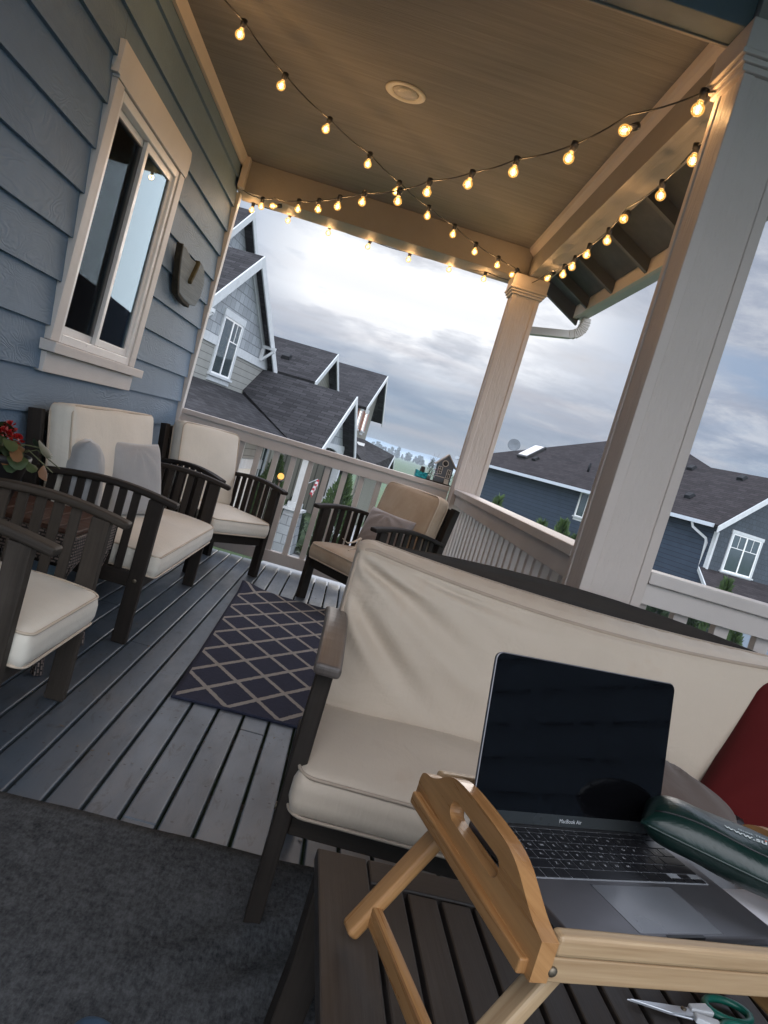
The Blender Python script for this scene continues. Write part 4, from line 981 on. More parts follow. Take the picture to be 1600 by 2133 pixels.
MB().box((0.125, -0.0006, 0.0085), (0.179, 0.004, 0.0117)).build('lid_notch', gm, bs_o)
lid = bpy.data.objects.new('lid', None)
TH = R(76.05)
lidm = MB(); pts = [(LW/2+a, 0.103+b, 0) for a, b in rrect(LW, 0.206, 0.010, 6)]; lidm.prism(pts, (0, 0, -0.0045))
lid = lidm.build('lid', alu, lp, 0.0012); lid.location = (0, 0.205, 0.0095); lid.rotation_euler = (TH, 0, 0)
sm, nt, bs = new_mat('black_screen'); N = NT(nt)
bs.inputs['Base Color'].default_value = (0.002, 0.002, 0.0025, 1); bs.inputs['IOR'].default_value = 1.32
sg = N.noise(N.obj((1, 1, 1)), 26.0, 5, 0.65, 0.7)
N.l(N.ramp(sg, [(0.45, 0.03), (0.78, 0.22)]), bs.inputs['Roughness'])
sc_o = MB().prism([(LW/2+a, 0.103+b, 0.0003) for a, b in rrect(LW-0.003, 0.203, 0.009, 6)], (0, 0, 0.0006)).build('screen', sm, lid)
MB().box((0.003, 0.0025, 0.00095), (LW-0.003, 0.0175, 0.0011)).build('chin', plain('dark_chin', (0.022, 0.025, 0.026), 0.25, 0.05), lid)
text('MacBook Air', 0.0068, plain('chin_lettering', (0.40, 0.41, 0.42), 0.4, 0.02), lid, (LW/2, 0.0100, 0.0012))
MB().bar((0.04, 0.2035, 0.0075), (LW-0.04, 0.2035, 0.0075), 0.011, 0.011, (0, 0, 1)).build('hinge', M['black'], lp, 0.003)

# ------------------------------------------------------------------ pouch, papers, scissors, slipper
paper = MB().box((0.0, 0.0, 0.0), (0.215, 0.14, 0.0012)); paper.box((0.006, -0.005, 0.0013), (0.215, 0.133, 0.0024))
tag(paper.build('paper_sheets', plain('white_paper', (0.62, 0.61, 0.64), 0.7, 0.02), None, loc=(1.895, 0.775, 0.6352)), 'white paper sheets on the tray beside the laptop', 'paper').rotation_euler = (0, 0, R(22))
po = thing('pouch', 'dark green zip pouch with white web address lying across the laptop', 'pouch', (1.926, 0.893, 0.655), R(-25.5))
po.rotation_euler = (R(0), R(2.0), R(-25.5))
pm, nt, bs = new_mat('dark_green_vinyl'); N = NT(nt)
bs.inputs['Base Color'].default_value = (0.003, 0.015, 0.012, 1); bs.inputs['Roughness'].default_value = 0.33
N.bump(N.noise(N.obj(), 12.0, 5, 0.6, 0.6), 0.35, 0.01, bs)
def pf(sg):
    def f(u, v):
        x = (u-0.5)*0.34; y = 2*v-1
        ex = 1-abs(2*u-1)**9; ey = (1-abs(y)**2.4)
        wdt = 0.052*(0.93+0.07*ex)
        return (x, y*wdt-0.012*0, sg*0.030*max(ex, 0)**0.6*max(ey, 0)**0.55+0.002*math.sin(u*17+y*3)*ey*ex+0.030)
    return f
pb = MB().grid(pf(1), 50, 20); pb.grid(lambda u, v: pf(-1)(1-u, v), 50, 20); weld(pb.build('pouch_body', pm, po), 1e-4)
MB().tube([pf(1)(i/30, 0.0) for i in range(31)], 0.0022, 6).build('seam', pm, po)
MB().tube([(pf(1)(i/30, 0.18)[0], pf(1)(i/30, 0.18)[1], pf(1)(i/30, 0.18)[2]+0.0004) for i in range(1, 30)], 0.0013, 6).build('zip', M['black'], po)
wt_ = plain('white_print', (0.50, 0.55, 0.54), 0.5, 0.04)
def curved_text(body, size, mat, x0, v0, name):
    """letters laid on the pouch's rounded top"""
    c = bpy.data.curves.new(name, 'FONT'); c.body = body; c.size = size; c.align_x = 'LEFT'; c.align_y = 'BOTTOM'; c.resolution_u = 3; c.offset = size*0.018
    o = bpy.data.objects.new(name, c); COL.objects.link(o); me = bpy.data.meshes.new_from_object(o.evaluated_get(bpy.context.evaluated_depsgraph_get())); bpy.data.objects.remove(o)
    bm = bmesh.new(); bm.from_mesh(me); bmesh.ops.triangulate(bm, faces=bm.faces)
    bmesh.ops.subdivide_edges(bm, edges=[e for e in bm.edges if e.calc_length() > size*0.12], cuts=2)
    for v in bm.verts:
        u = (x0+v.co.x)/0.34+0.5; w_ = v0+v.co.y/0.125
        p = V(pf(1)(min(max(u, 0.01), 0.99), min(max(w_, 0.01), 0.99))); v.co = p+V((0, 0, 0.0009))
    bm.to_mesh(me); bm.free(); me.materials.append(mat); q = bpy.data.objects.new(name, me); COL.objects.link(q); q.parent = po; return q
curved_text('www.summ', 0.0155, wt_, -0.078, 0.34, 'web_address')
curved_text('Great Things', 0.0075, plain('pale_print', (0.30, 0.36, 0.37), 0.5, 0.04), -0.062, 0.46, 'slogan')
curved_text("'", 0.0150, plain('orange_print', (0.65, 0.16, 0.06), 0.5, 0.04), -0.0310, 0.345, 'orange_accent')

sc = thing('scissors', 'steel scissors with green and white handles on the coffee table under the tray', 'scissors', (1.845, 0.983, TZ+0.001), R(2))
steel = plain('scissor_steel', (0.55, 0.57, 0.60), 0.3, 0.05, metal=0.6)
MB().prism([(0, 0.002, 0), (0.06, 0.011, 0), (0.082, 0.012, 0), (0.098, 0.003, 0), (0.094, -0.008, 0), (0.06, -0.007, 0)], (0, 0, 0.003)).build('blade', steel, sc, 0.001)
MB().prism([(0.002, -0.001, 0.0032), (0.06, 0.006, 0.0032), (0.094, 0.010, 0.0032), (0.098, -0.004, 0.0032), (0.06, -0.010, 0.0032)], (0, 0, 0.003)).build('blade', steel, sc, 0.001)
MB().lathe([(0.004, 0.006), (0.004, 0.008), (0.001, 0.0085)], 12, Matrix.Translation((0.083, 0.003, 0))).build('pivot', M['bolt'], sc)
gn = plain('green_plastic', (0.008, 0.12, 0.085), 0.35, 0.05); wp = plain('white_plastic', (0.66, 0.68, 0.70), 0.4, 0.04)
for s in (1, -1):
    MB().prism([(0.094, s*0.008-0.006, 0.001), (0.094, s*0.008+0.006, 0.001), (0.128, s*0.016+0.009, 0.001), (0.130, s*0.016-0.011, 0.001)], (0, 0, 0.009)).build('handle_shank', wp, sc, 0.002)
    ring = [(0.160+0.033*math.cos(a), s*0.024+0.022*math.sin(a), 0.006) for a in [k*math.pi/12 for k in range(24)]]
    MB().tube(ring, 0.0055, 8, closed=True).build('handle_ring', gn, sc)
sl = thing('slipper', 'toe of a blue slipper with black rim on the grey felt mat', 'slipper', (1.137, 1.106, 0.010), R(-6))
def sole(a, b): return [(a*math.cos(t_)*(1.0 if math.sin(t_) > 0 else 0.85), b*math.sin(t_)) for t_ in [k*math.pi/16 for k in range(32)]]
MB().prism([(x, y, 0) for x, y in sole(0.047, 0.100)], (0, 0, 0.014)).build('sole', M['black'], sl, 0.004)
MB().grid(lambda u, v: (0.042*math.cos(math.pi*u)*math.cos(v*1.35*0.9)**0.5, -0.005+0.093*math.sin(v*1.35), 0.0145+0.032*math.sin(math.pi*u)*math.cos(v*1.35)**0.6), 16, 12).build('upper', plain('blue_slipper_cloth', (0.035, 0.075, 0.13), 0.8, 0.1), sl)

# ------------------------------------------------------------------ string lights and ceiling light
for n_ in ('filament', 'bulb'):
    try: M[n_].cycles.emission_sampling = 'NONE'
    except Exception: pass
BULB_W = 1.1
def me_of(mb, name, mat):
    o = mb.build(name, mat); me = o.data; bpy.data.objects.remove(o); return me
sock_me = me_of(MB().lathe([(0.006, 0.012), (0.0135, 0.008), (0.0135, -0.012), (0.0115, -0.0135), (0.0115, -0.026), (0.008, -0.027)], 12), 'bulb', M['black'])
glob_me = me_of(MB().lathe([(0.0085, -0.0272), (0.0105, -0.032)]+[(0.0202*math.sin(a), -0.052+0.0202*math.cos(a)) for a in [R(34+14.6*k) for k in range(10)]]+[(0.001, -0.0722)], 18), 'globe', M['bulb'])
fil_me = me_of(MB().lathe([(0.001, -0.036), (0.0048, -0.042), (0.0064, -0.050), (0.0048, -0.060), (0.001, -0.066)], 10), 'filament', M['filament'])
pl_d = bpy.data.lights.new('bulb_light', 'POINT'); pl_d.energy = BULB_W; pl_d.color = (1.0, 0.60, 0.29); pl_d.shadow_soft_size = 0.016
def strand(label, start, end, bulbs, tilts={}):
    pts = [V(start)]+[V(b)+V((0, 0, 0.052)) for b in bulbs]+[V(end)]
    cp = []
    for i in range(len(pts)-1):
        a, b = pts[i], pts[i+1]; L = (b-a).length
        for k in range(6):
            t_ = k/6; p = a.lerp(b, t_); p.z -= 0.030*L*4*t_*(1-t_); cp.append(p)
    cp.append(pts[-1])
    root = MB().tube(cp, 0.0032, 6).build('string_lights', M['black']); tag(root, label, 'string lights', 'warm globe string lights')
    for i, b in enumerate(bulbs):
        so_ = bpy.data.objects.new('bulb', sock_me); COL.objects.link(so_); so_.parent = root; so_.location = V(b)+V((0, 0, 0.052))
        rx, ry = tilts.get(i, (random.uniform(-8, 8), random.uniform(-8, 8))); so_.rotation_euler = (R(rx), R(ry), 0)
        if i in tilts: so_.location = V(b)+Matrix.Rotation(R(ry), 3, 'Y') @ (Matrix.Rotation(R(rx), 3, 'X') @ V((0, 0, 0.052)))
        for nm, me in (('globe', glob_me), ('filament', fil_me)):
            g = bpy.data.objects.new(nm, me); COL.objects.link(g); g.parent = so_
        l_ = bpy.data.objects.new('bulb_light', pl_d); COL.objects.link(l_); l_.parent = so_; l_.location = (0, 0, -0.050)
strand('string lights crossing from the wall above the window to the far column', (0.10, 2.352, 2.445), (2.01, 5.355, 2.455),
    [(0.07, 2.42, 2.39), (0.06, 2.66, 2.50), (0.10, 2.96, 2.575), (0.349, 3.36, 2.502), (0.522, 3.568, 2.436), (0.723, 3.811, 2.406), (0.927, 4.056, 2.396), (1.1, 4.264, 2.375), (1.285, 4.487, 2.368), (1.462, 4.7, 2.376), (1.628, 4.9, 2.37), (1.808, 5.117, 2.391), (1.941, 5.276, 2.406)], {12: (40, 35)})  # leading bulbs, out of view, are added to warm the upper wall
strand('string lights crossing from the far wall corner to the near column', (0.05, 5.45, 2.452), (2.010, 2.345, 2.33),
    [(0.238, 5.227, 2.329), (0.343, 5.058, 2.312), (0.543, 4.735, 2.254), (0.687, 4.502, 2.227), (0.816, 4.294, 2.219), (0.953, 4.072, 2.213), (1.13, 3.786, 2.187), (1.257, 3.581, 2.201), (1.418, 3.32, 2.196), (1.559, 3.093, 2.212), (1.718, 2.835, 2.219), (1.833, 2.65, 2.282), (1.975, 2.39, 2.284)], {1: (-30, 62), 11: (-20, 50)})
strand('string lights looped under the side beam from column to column', (2.105, 2.384, 2.36), (2.10, 5.372, 2.42),
    [(2.12, 2.779, 2.316), (2.12, 3.057, 2.281), (2.12, 3.488, 2.317), (2.12, 3.692, 2.272), (2.12, 3.999, 2.278), (2.12, 4.269, 2.281), (2.12, 4.498, 2.289), (2.12, 4.943, 2.363)], {2: (-35, 25), 7: (25, 30)})
strand('string lights along the outer edge of the far beam, pale against the sky', (0.02, 5.745, 2.475), (2.03, 5.60, 2.452),
    [(0.09, 5.7, 2.400), (0.352, 5.755, 2.420), (0.645, 5.755, 2.424), (0.951, 5.755, 2.412), (1.249, 5.755, 2.412), (1.55, 5.755, 2.428), (1.80, 5.60, 2.402)], {})
cl = thing('ceiling_light', 'round recessed ceiling light with cream trim ring, unlit', 'ceiling light', (1.032, 3.765, 2.6615))
rm = plain('cream_trim_ring', (0.62, 0.56, 0.46), 0.4, 0.03)
MB().lathe([(0.097, 0.0), (0.097, -0.004), (0.088, -0.008), (0.066, -0.004), (0.063, 0.0)], 40).build('trim_ring', rm, cl)
MB().lathe([(0.064, -0.002), (0.060, -0.006), (0.045, -0.011), (0.02, -0.014), (0.001, -0.0145)], 32).build('lens', plain('ribbed_lens', (0.42, 0.38, 0.31), 0.12, 0.15, 40, 0.8, 120), cl)

# ------------------------------------------------------------------ ground, street, field, far trees, hills
def gz_sheet(name, poly, z, mat): return tag(MB().add([(x, y, z) for x, y in poly], [tuple(range(len(poly)))]).build(name, mat), None, None, None, 'structure')
G = -2.40
gz_sheet('ground', [(-4000, -4000), (4000, -4000), (4000, 6000), (-4000, 6000)], G-0.012, M['field'])
gz_sheet('lawn', [(-14, -20), (40, -20), (60, 70), (-30, 70)], G-0.008, M['grass'])
gz_sheet('street', [(8.6, -20), (15, -20), (24, 60), (14.5, 60)], G-0.004, M['asphalt'])
gz_sheet('driveway', [(-0.9, 14.0), (9.0, 11.0), (11.2, 22.6), (0.4, 23.2)], G, M['concrete'])
gz_sheet('path', [(0.8, 23.3), (2.6, 23.2), (3.4, 33.5), (1.4, 33.8)], G, M['concrete'])
hm = plain('far_hills', (0.13, 0.19, 0.24), 1.0, 0.15, 0.004)
tag(MB().grid(lambda u, v: (-2600+5600*u, 3600+v*700, G+math.sin(v*math.pi/2)*(26+34*noise.noise(V((u*9, 2.2, 0)))+12*noise.noise(V((u*31, 0.4, 0)))+24*u)), 160, 4).build('hills', hm), None, None, None, 'structure')
tl = MB(); rs = random.Random(11)
for k in range(900):
    u = rs.random(); X = -420+1350*u; Y = 720+rs.uniform(0, 130); h = rs.uniform(4, 9)*(1.5 if rs.random() < .08 else 1); w = h*rs.uniform(0.35, 0.75)
    base = V((X, Y, G))
    for j in range(14):
        a, zz, rr = rs.uniform(0, 6.28), rs.uniform(0.15, 1.0), rs.random()
        c = base+V((math.cos(a)*w*0.5*rr*(1.1-zz*0.7), math.sin(a)*w*0.5*rr, h*zz)); s_ = h*rs.uniform(0.12, 0.24)
        d1 = V((rs.uniform(-1, 1), rs.uniform(-1, 1), rs.uniform(-1, 1))).normalized(); d2 = d1.orthogonal()
        tl.add([c+d1*s_, c+d2*s_, c-d1*s_, c-d2*s_], [(0, 1, 2, 3)])
tag(tl.build('tree_line', leafmat('distant_foliage', (0.012, 0.024, 0.020), (0.030, 0.046, 0.036), 0.9)), 'distant dark tree line along the far edge of the green field', 'tree line', None, 'stuff')

# ------------------------------------------------------------------ vegetation
cyl = leafmat('cypress_leaf', (0.020, 0.042, 0.014), (0.060, 0.105, 0.028), 0.7)
box_l = leafmat('boxwood_leaf', (0.010, 0.022, 0.010), (0.028, 0.050, 0.020), 0.6)
bark = plain('brown_bark', (0.06, 0.045, 0.035), 0.9)
def cypress(label, x, y, top, rad, n=2600, seed=1, group=None, gold=False, mat=None):
    t_ = thing('cypress_shrub', label, 'shrub', (x, y, G), 0, group); h = top-G; q = random.Random(seed); f = MB()
    MB().tube([(0, 0, 0), (0.02, 0, h*0.5), (0, 0.01, h*0.93)], lambda s_: 0.045*(1-s_*0.85), 7).build('trunk', bark, t_)
    for k in range(n):
        v = q.random()**0.85; prof = min(1, (1-v)*2.1)**0.8*(0.75+0.25*math.sin(min(v*6, 1.57)))
        a = q.uniform(0, 6.28); lump = 0.8+0.3*noise.noise(V((math.cos(a)*1.6, math.sin(a)*1.6, v*h*2.2+seed)))
        r = rad*prof*lump*(q.uniform(0.35, 1.0)**0.5)
        p = V((r*math.cos(a), r*math.sin(a), 0.08+v*(h-0.1))); d = V((math.cos(a)*0.5+q.uniform(-.3, .3), math.sin(a)*0.5+q.uniform(-.3, .3), 0.9))
        leaf(f, p, d, (math.sin(a), -math.cos(a), 0.3), q.uniform(0.09, 0.19), q.uniform(0.03, 0.07), 0.3)
    f.build('crown', mat or cyl, t_); return t_
GC = 'arborvitae below the right railing'
cypress('pointed green arborvitae tip just above the side railing, beside the near column', 5.264, 14.0, 0.70, 0.42, 2400, 1, GC)
cypress('slim arborvitae tip left of the tallest one above the side railing', 4.887, 14.0, 0.60, 0.33, 2000, 2, GC)
cypress('arborvitae tip half hidden by the near column', 5.56, 14.0, 0.52, 0.36, 2000, 3, GC)
cypress('faint low arborvitae tip furthest left above the side railing', 4.05, 14.3, 0.80, 0.22, 1300, 4, GC)
cypress('rounded light green arborvitae in front of the dark house window', 8.53, 14.0, 0.52, 0.36, 2400, 5, GC)
cypress('dark arborvitae behind the first gap of the right railing', 7.42, 14.0, -0.10, 0.62, 2600, 6, GC, mat=box_l)
cypress('dark arborvitae behind the second gap of the right railing', 8.12, 14.2, -0.02, 0.50, 2600, 7, GC, mat=box_l)
cypress('light arborvitae tip at the right picture edge under the cap rail', 8.98, 14.0, -0.25, 0.30, 1800, 8, GC)
CY = 'cypresses by the pale house porch'
cypress('tall cypress behind the lit garden lamp at the pale house', -0.70, 21.3, 0.05, 0.55, 3000, 9, CY)
cypress('golden tipped cypress between the railing posts left of the taupe pillow', 1.20, 21.0, 0.16, 0.55, 3000, 10, CY)
cypress('dark shrub behind the shingled porch pier', 0.02, 21.9, -0.95, 0.5, 2200, 12, CY, mat=box_l)
def bush(label, x, y, w, h, seed, mat):
    t_ = thing('round_shrub', label, 'shrub', (x, y, G)); q = random.Random(seed); f = MB(); st_ = MB()
    for k in range(6): a = k*1.05; st_.tube([(0, 0, 0), (w*0.25*math.cos(a), w*0.25*math.sin(a), h*0.6)], 0.012, 5)
    st_.build('stems', bark, t_)
    for k in range(1500):
        a, e = q.uniform(0, 6.28), q.uniform(-0.2, 1.57); r = q.uniform(0.5, 1.0)**0.4*(0.85+0.3*noise.noise(V((a*1.3, e*2, seed))))
        p = V((math.cos(a)*math.cos(e)*w/2*r, math.sin(a)*math.cos(e)*w/2*r, max(0.03, h*0.3+math.sin(e)*h*0.7*r)))
        leaf(f, p, (math.cos(a)+q.uniform(-.5, .5), math.sin(a)+q.uniform(-.5, .5), q.uniform(-.2, .9)), (0.3, 0.2, 1), q.uniform(0.05, 0.09), q.uniform(0.03, 0.05), 0.2)
    f.build('foliage', mat, t_)
bush('low dark hedge right of the shingled porch pier', 0.75, 24.2, 1.8, 0.8, 21, box_l)
bush('low dark hedge left of the shingled porch pier', -0.75, 22.6, 1.2, 0.8, 22, box_l)
bush('grass tuft at the foot of the shingled porch pier', 0.62, 21.6, 0.5, 0.3, 23, leafmat('grass_tuft', (0.06, 0.10, 0.03), (0.12, 0.17, 0.05)))

# ------------------------------------------------------------------ pale neighbour house (local x along its front, y away from the street)
HA = R(81.08)
def houseframe(name, label, loc, rz): return thing(name, label, 'house', loc, rz)
def A(s, off, z): return (s, -off, z)
ha = houseframe('pale_house', 'pale shingled two storey house with steep front gable beyond the far railing', (-2.7365, 20.326, 0), HA)
def poly(name, pts, th, mat, parent): return MB().slab(pts, th).build(name, mat, parent)
def facing(pts, want):
    n = (V(pts[1])-V(pts[0])).cross(V(pts[2])-V(pts[0])); return pts if n.dot(V(want)) > 0 else pts[::-1]
def roofp(name, pts, mat, parent, th=0.13): return poly(name, facing(pts, (0, 0, 1)), th, mat, parent)
def wallp(name, pts, mat, parent, want=(0, -1, 0), th=0.1): return poly(name, facing(pts, want), th, mat, parent)
def rake(p0, p1, h, parent, mat=None, d=(0, -0.035, 0), up=(0, 0, 1)):
    p0, p1 = V(p0), V(p1); return MB().prism([p0, p1, p1-V((0, 0, h)), p0-V((0, 0, h))], d).build('rake_board', mat or M['white_trim'], parent)
PK, EL, ER, EZ, RO = 0.40, -3.55, 4.35, 2.45, 0.25; PZ = 4.96
sl_ = (PZ-EZ)/(ER-PK)
roofp('roof', [A(PK, RO, PZ), A(EL, RO, EZ), A(EL, -8, EZ), A(PK, -8, PZ)], M['roof'], ha); roofp('roof', [A(PK, RO, PZ), A(ER, RO, EZ), A(ER, -8, EZ), A(PK, -8, PZ)], M['roof'], ha)
rake(A(PK, RO, PZ), A(EL, RO, EZ), 0.30, ha); rake(A(PK, RO, PZ), A(ER, RO, EZ), 0.30, ha)
zw = lambda s_: PZ-0.16-sl_*abs(s_-PK)
wallp('gable_wall', [A(-3.6, 0, 2.50), A(4.1, 0, 2.50), A(PK, 0, PZ-0.15)], M['shingle_pale'], ha)
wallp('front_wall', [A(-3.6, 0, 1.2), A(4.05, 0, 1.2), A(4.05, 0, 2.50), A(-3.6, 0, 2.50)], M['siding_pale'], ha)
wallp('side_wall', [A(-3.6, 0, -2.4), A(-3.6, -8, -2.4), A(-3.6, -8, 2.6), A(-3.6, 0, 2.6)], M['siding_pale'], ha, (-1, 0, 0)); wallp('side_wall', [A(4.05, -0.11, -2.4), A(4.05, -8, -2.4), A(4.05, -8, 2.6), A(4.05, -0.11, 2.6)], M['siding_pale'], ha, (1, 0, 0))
MB().box((-3.6, -0.035, 2.36), (-0.62, -0.002, 2.58)).build('band_board', M['white_trim'], ha); MB().box((1.04, -0.035, 2.36), (4.05, -0.002, 2.58)).build('band_board', M['white_trim'], ha)
rb = MB(); 
for s0, s1 in ((PK, -3.5), (PK, 4.0)): rb.prism([A(s0, 0.003, zw(s0)+0.02), A(s1, 0.003, zw(s1)+0.02), A(s1, 0.003, zw(s1)-0.2), A(s0, 0.003, zw(s0)-0.2)], (0, -0.03, 0))
rb.build('frieze_board', M['white_trim'], ha)
sf = MB()
for s0, s1 in ((PK, EL), (PK, ER)): sf.prism([A(s0, 0.033, zw(s0)+0.02), A(s1, 0.033, PZ-0.14-sl_*abs(s1-PK)), A(s1, RO-0.002, PZ-0.14-sl_*abs(s1-PK)), A(s0, RO-0.002, zw(s0)+0.02)], (0, 0, -0.012))
sf.build('soffit', plain('dark_soffit', (0.07, 0.07, 0.075), 0.8), ha)
kb_ = MB()
for s_ in (3.1, -2.3):
    z = zw(s_)-0.12; kb_.bar(A(s_, 0.01, z), A(s_, 0.42, z), 0.09, 0.09); kb_.bar(A(s_, 0.05, z-0.42), A(s_, 0.05, z-0.05), 0.09, 0.09, (0, 1, 0)); kb_.bar(A(s_, 0.06, z-0.40), A(s_, 0.38, z-0.06), 0.07, 0.07)
kb_.build('gable_bracket', M['white_trim'], ha, 0.004)
def winunit(parent, P, s0, s1, z0, z1, off, tw=0.11, split=True, frame=M['white_trim'], grid=False, head=0.17):
    """P maps (s, off, z) to local; trim outside s0..s1"""
    def bxx(a, b, c, d, o0, o1):
        p, q = P(a, o0, c), P(b, o1, d); return (tuple(min(i, j) for i, j in zip(p, q)), tuple(max(i, j) for i, j in zip(p, q)))
    w = MB(); w.box(*bxx(s0-tw, s0, z0, z1, off, off+0.04)); w.box(*bxx(s1, s1+tw, z0, z1, off, off+0.04)); w.box(*bxx(s0-tw-0.03, s1+tw+0.03, z1, z1+head, off, off+0.05)); w.box(*bxx(s0-tw-0.05, s1+tw+0.05, z0-0.06, z0-0.001, off, off+0.09)); w.box(*bxx(s0-tw, s1+tw, z0-0.19, z0-0.061, off, off+0.035))
    wo = w.build('window', frame, parent); f = MB(); t_ = 0.05; m_ = (s0+s1)/2
    for a, b, c, d in ((s0, s0+t_, z0, z1), (s1-t_, s1, z0, z1), (s0+t_, s1-t_, z0, z0+t_), (s0+t_, s1-t_, z1-t_, z1)): f.box(*bxx(a, b, c, d, off, off+0.03))
    if split: f.box(*bxx(m_-0.035, m_+0.035, z0+t_, z1-t_, off, off+0.03))
    if grid:
        zz = z1-(z1-z0)*0.36
        for a, b in (((s0+t_, m_-0.036), (m_+0.036, s1-t_)) if grid == 2 else ((m_+0.036, s1-t_),)):
            f.box(*bxx(a, b, zz-0.012, zz+0.012, off+0.016, off+0.026)); f.box(*bxx((a+b)/2-0.01, (a+b)/2+0.01, zz+0.013, z1-t_, off+0.016, off+0.026))
    f.build('frame', M['vinyl'], wo); MB().box(*bxx(s0+t_, s1-t_, z0+t_, z1-t_, off+0.004, off+0.015)).build('pane', M['glass_far'], wo); return wo
winunit(ha, A, -0.50, 0.92, 1.68, 3.14, 0.0, grid=1)
# taller gable behind
roofp('upper_roof', [A(3.0, -1.3, 6.65), A(1.6, -1.3, 5.6), A(1.6, -8, 5.6), A(3.0, -8, 6.65)], M['roof'], ha); roofp('upper_roof', [A(3.0, -1.3, 6.65), A(4.25, -1.3, 5.70), A(4.25, -8, 5.70), A(3.0, -8, 6.65)], M['roof'], ha)
rake(A(3.0, -1.3, 6.65), A(1.6, -1.3, 5.6), 0.26, ha); rake(A(3.0, -1.3, 6.65), A(4.25, -1.3, 5.70), 0.26, ha)
wallp('upper_wall', [A(1.7, -1.6, 4.0), A(4.0, -1.6, 4.0), A(4.0, -1.6, 5.7), A(3.0, -1.6, 6.5), A(1.7, -1.6, 5.55)], M['shingle_pale'], ha)
# lower roof, porch gable
roofp('lower_roof', [A(-6, 0.002, 1.45), A(2.55, 0.002, 1.45), A(0.90, 2.05, 0.59), A(-6, 2.05, 0.59)], M['roof'], ha)
FP, FZ, FO, FH = 3.82, 2.37, 3.0, 2.93; FE = 0.62
roofp('porch_gable_roof', [A(FP, FO, FZ), A(FP, 0.003, FZ), A(2.42, 0.003, 1.55), A(0.89, 2.06, FE), A(0.89, FO, FE)], M['roof'], ha)
roofp('porch_gable_roof', [A(FP, FO, FZ), A(FP, 0.003, FZ), A(FP+FH, 0.003, FE-0.04), A(FP+FH, FO, FE-0.04)], M['roof'], ha)
rake(A(FP, FO, FZ), A(0.89, FO, FE), 0.22, ha); rake(A(FP, FO, FZ), A(FP+FH, FO, FE-0.04), 0.22, ha)
wallp('porch_gable_wall', [A(1.5, 2.6, 0.78), A(6.15, 2.6, 0.78), A(FP, 2.6, FZ-0.14)], M['shingle_pale'], ha)
MB().prism([A(s_, 2.6, z) for s_, z in [(1.30, 0.28), (1.30, 0.80), (6.3, 0.80), (6.3, 0.28), (5.75, 0.28)]+[(3.8+1.95*math.cos(R(a)), 0.28+0.38*math.sin(R(a))) for a in range(10, 171, 16)]+[(1.85, 0.28)]], (0, -0.06, 0)).build('porch_arch', M['white_trim'], ha)
MB().box((1.9, -2.55, 0.60), (6.0, -0.12, 0.62)).build('porch_ceiling', plain('dark_soffit_board', (0.07, 0.07, 0.075), 0.8), ha)
g_ = MB(); g_.box((-6, -2.16, 0.46), (0.86, -2.06, 0.585)); g_.build('gutter', M['white_trim'], ha)
wallp('garage_wall', [A(-6, 1.4, -2.4), A(1.25, 1.4, -2.4), A(1.25, 1.4, 0.70), A(-6, 1.4, 0.70)], M['siding_pale'], ha)
wallp('garage_side_wall', [A(1.25, 1.29, -2.4), A(1.25, 0.1, -2.4), A(1.25, 0.1, 1.0), A(1.25, 1.29, 0.55)], M['siding_pale'], ha, (1, 0, 0))
MB().box((-6, -1.445, -0.40), (1.28, -1.402, -0.15)).build('band_board', M['white_trim'], ha)
MB().box((-1.9, -1.46, -2.4), (0.75, -1.403, -0.402)).build('garage_door', plain('garage_door_paint', (0.56, 0.54, 0.49), 0.6, 0.04), ha)
wallp('porch_wall', [A(1.26, 0.06, -2.4), A(6.8, 0.06, -2.4), A(6.8, 0.06, 0.75), A(1.26, 0.06, 0.75)], plain('porch_wall_paint', (0.22, 0.235, 0.235), 0.7, 0.06), ha)
winunit(ha, A, 2.1, 3.0, -1.6, 0.2, 0.07, split=False); winunit(ha, A, 5.6, 6.5, -1.5, 0.2, 0.07)
MB().box((3.5, -0.11, -2.25), (4.5, -0.062, -0.05)).build('front_door', plain('red_brown_door', (0.16, 0.045, 0.03), 0.5), ha, 0.004)
def pier(s_, off, name='porch_pier'):
    q = MB(); bw, tw = 0.30, 0.215
    b0, b1 = [A(s_+i*bw, off+j*bw, -2.4) for i, j in ((-1, -1), (1, -1), (1, 1), (-1, 1))], [A(s_+i*tw, off+j*tw, -1.22) for i, j in ((-1, -1), (1, -1), (1, 1), (-1, 1))]
    q.add(b0+b1, [(0, 1, 2, 3), (7, 6, 5, 4)]+[(i, i+4, (i+1) % 4+4, (i+1) % 4) for i in range(4)]); o = q.build(name, M['shingle_pale'], ha)
    bm = bmesh.new(); bm.from_mesh(o.data); bmesh.ops.recalc_face_normals(bm, faces=bm.faces); bm.to_mesh(o.data); bm.free()
    c = MB(); x, y, _ = A(s_, off, 0); c.box((x-0.29, y-0.29, -1.219), (x+0.29, y+0.29, -1.15)); c.box((x-0.18, y-0.18, -1.149), (x+0.18, y+0.18, -1.0)); c.build('pier_cap', M['white_trim'], o)
    MB().box((x-0.11, y-0.11, -0.999), (x+0.11, y+0.11, 0.28)).build('post', M['white_trim'], o)
pier(1.42, 2.62); pier(6.1, 2.62)
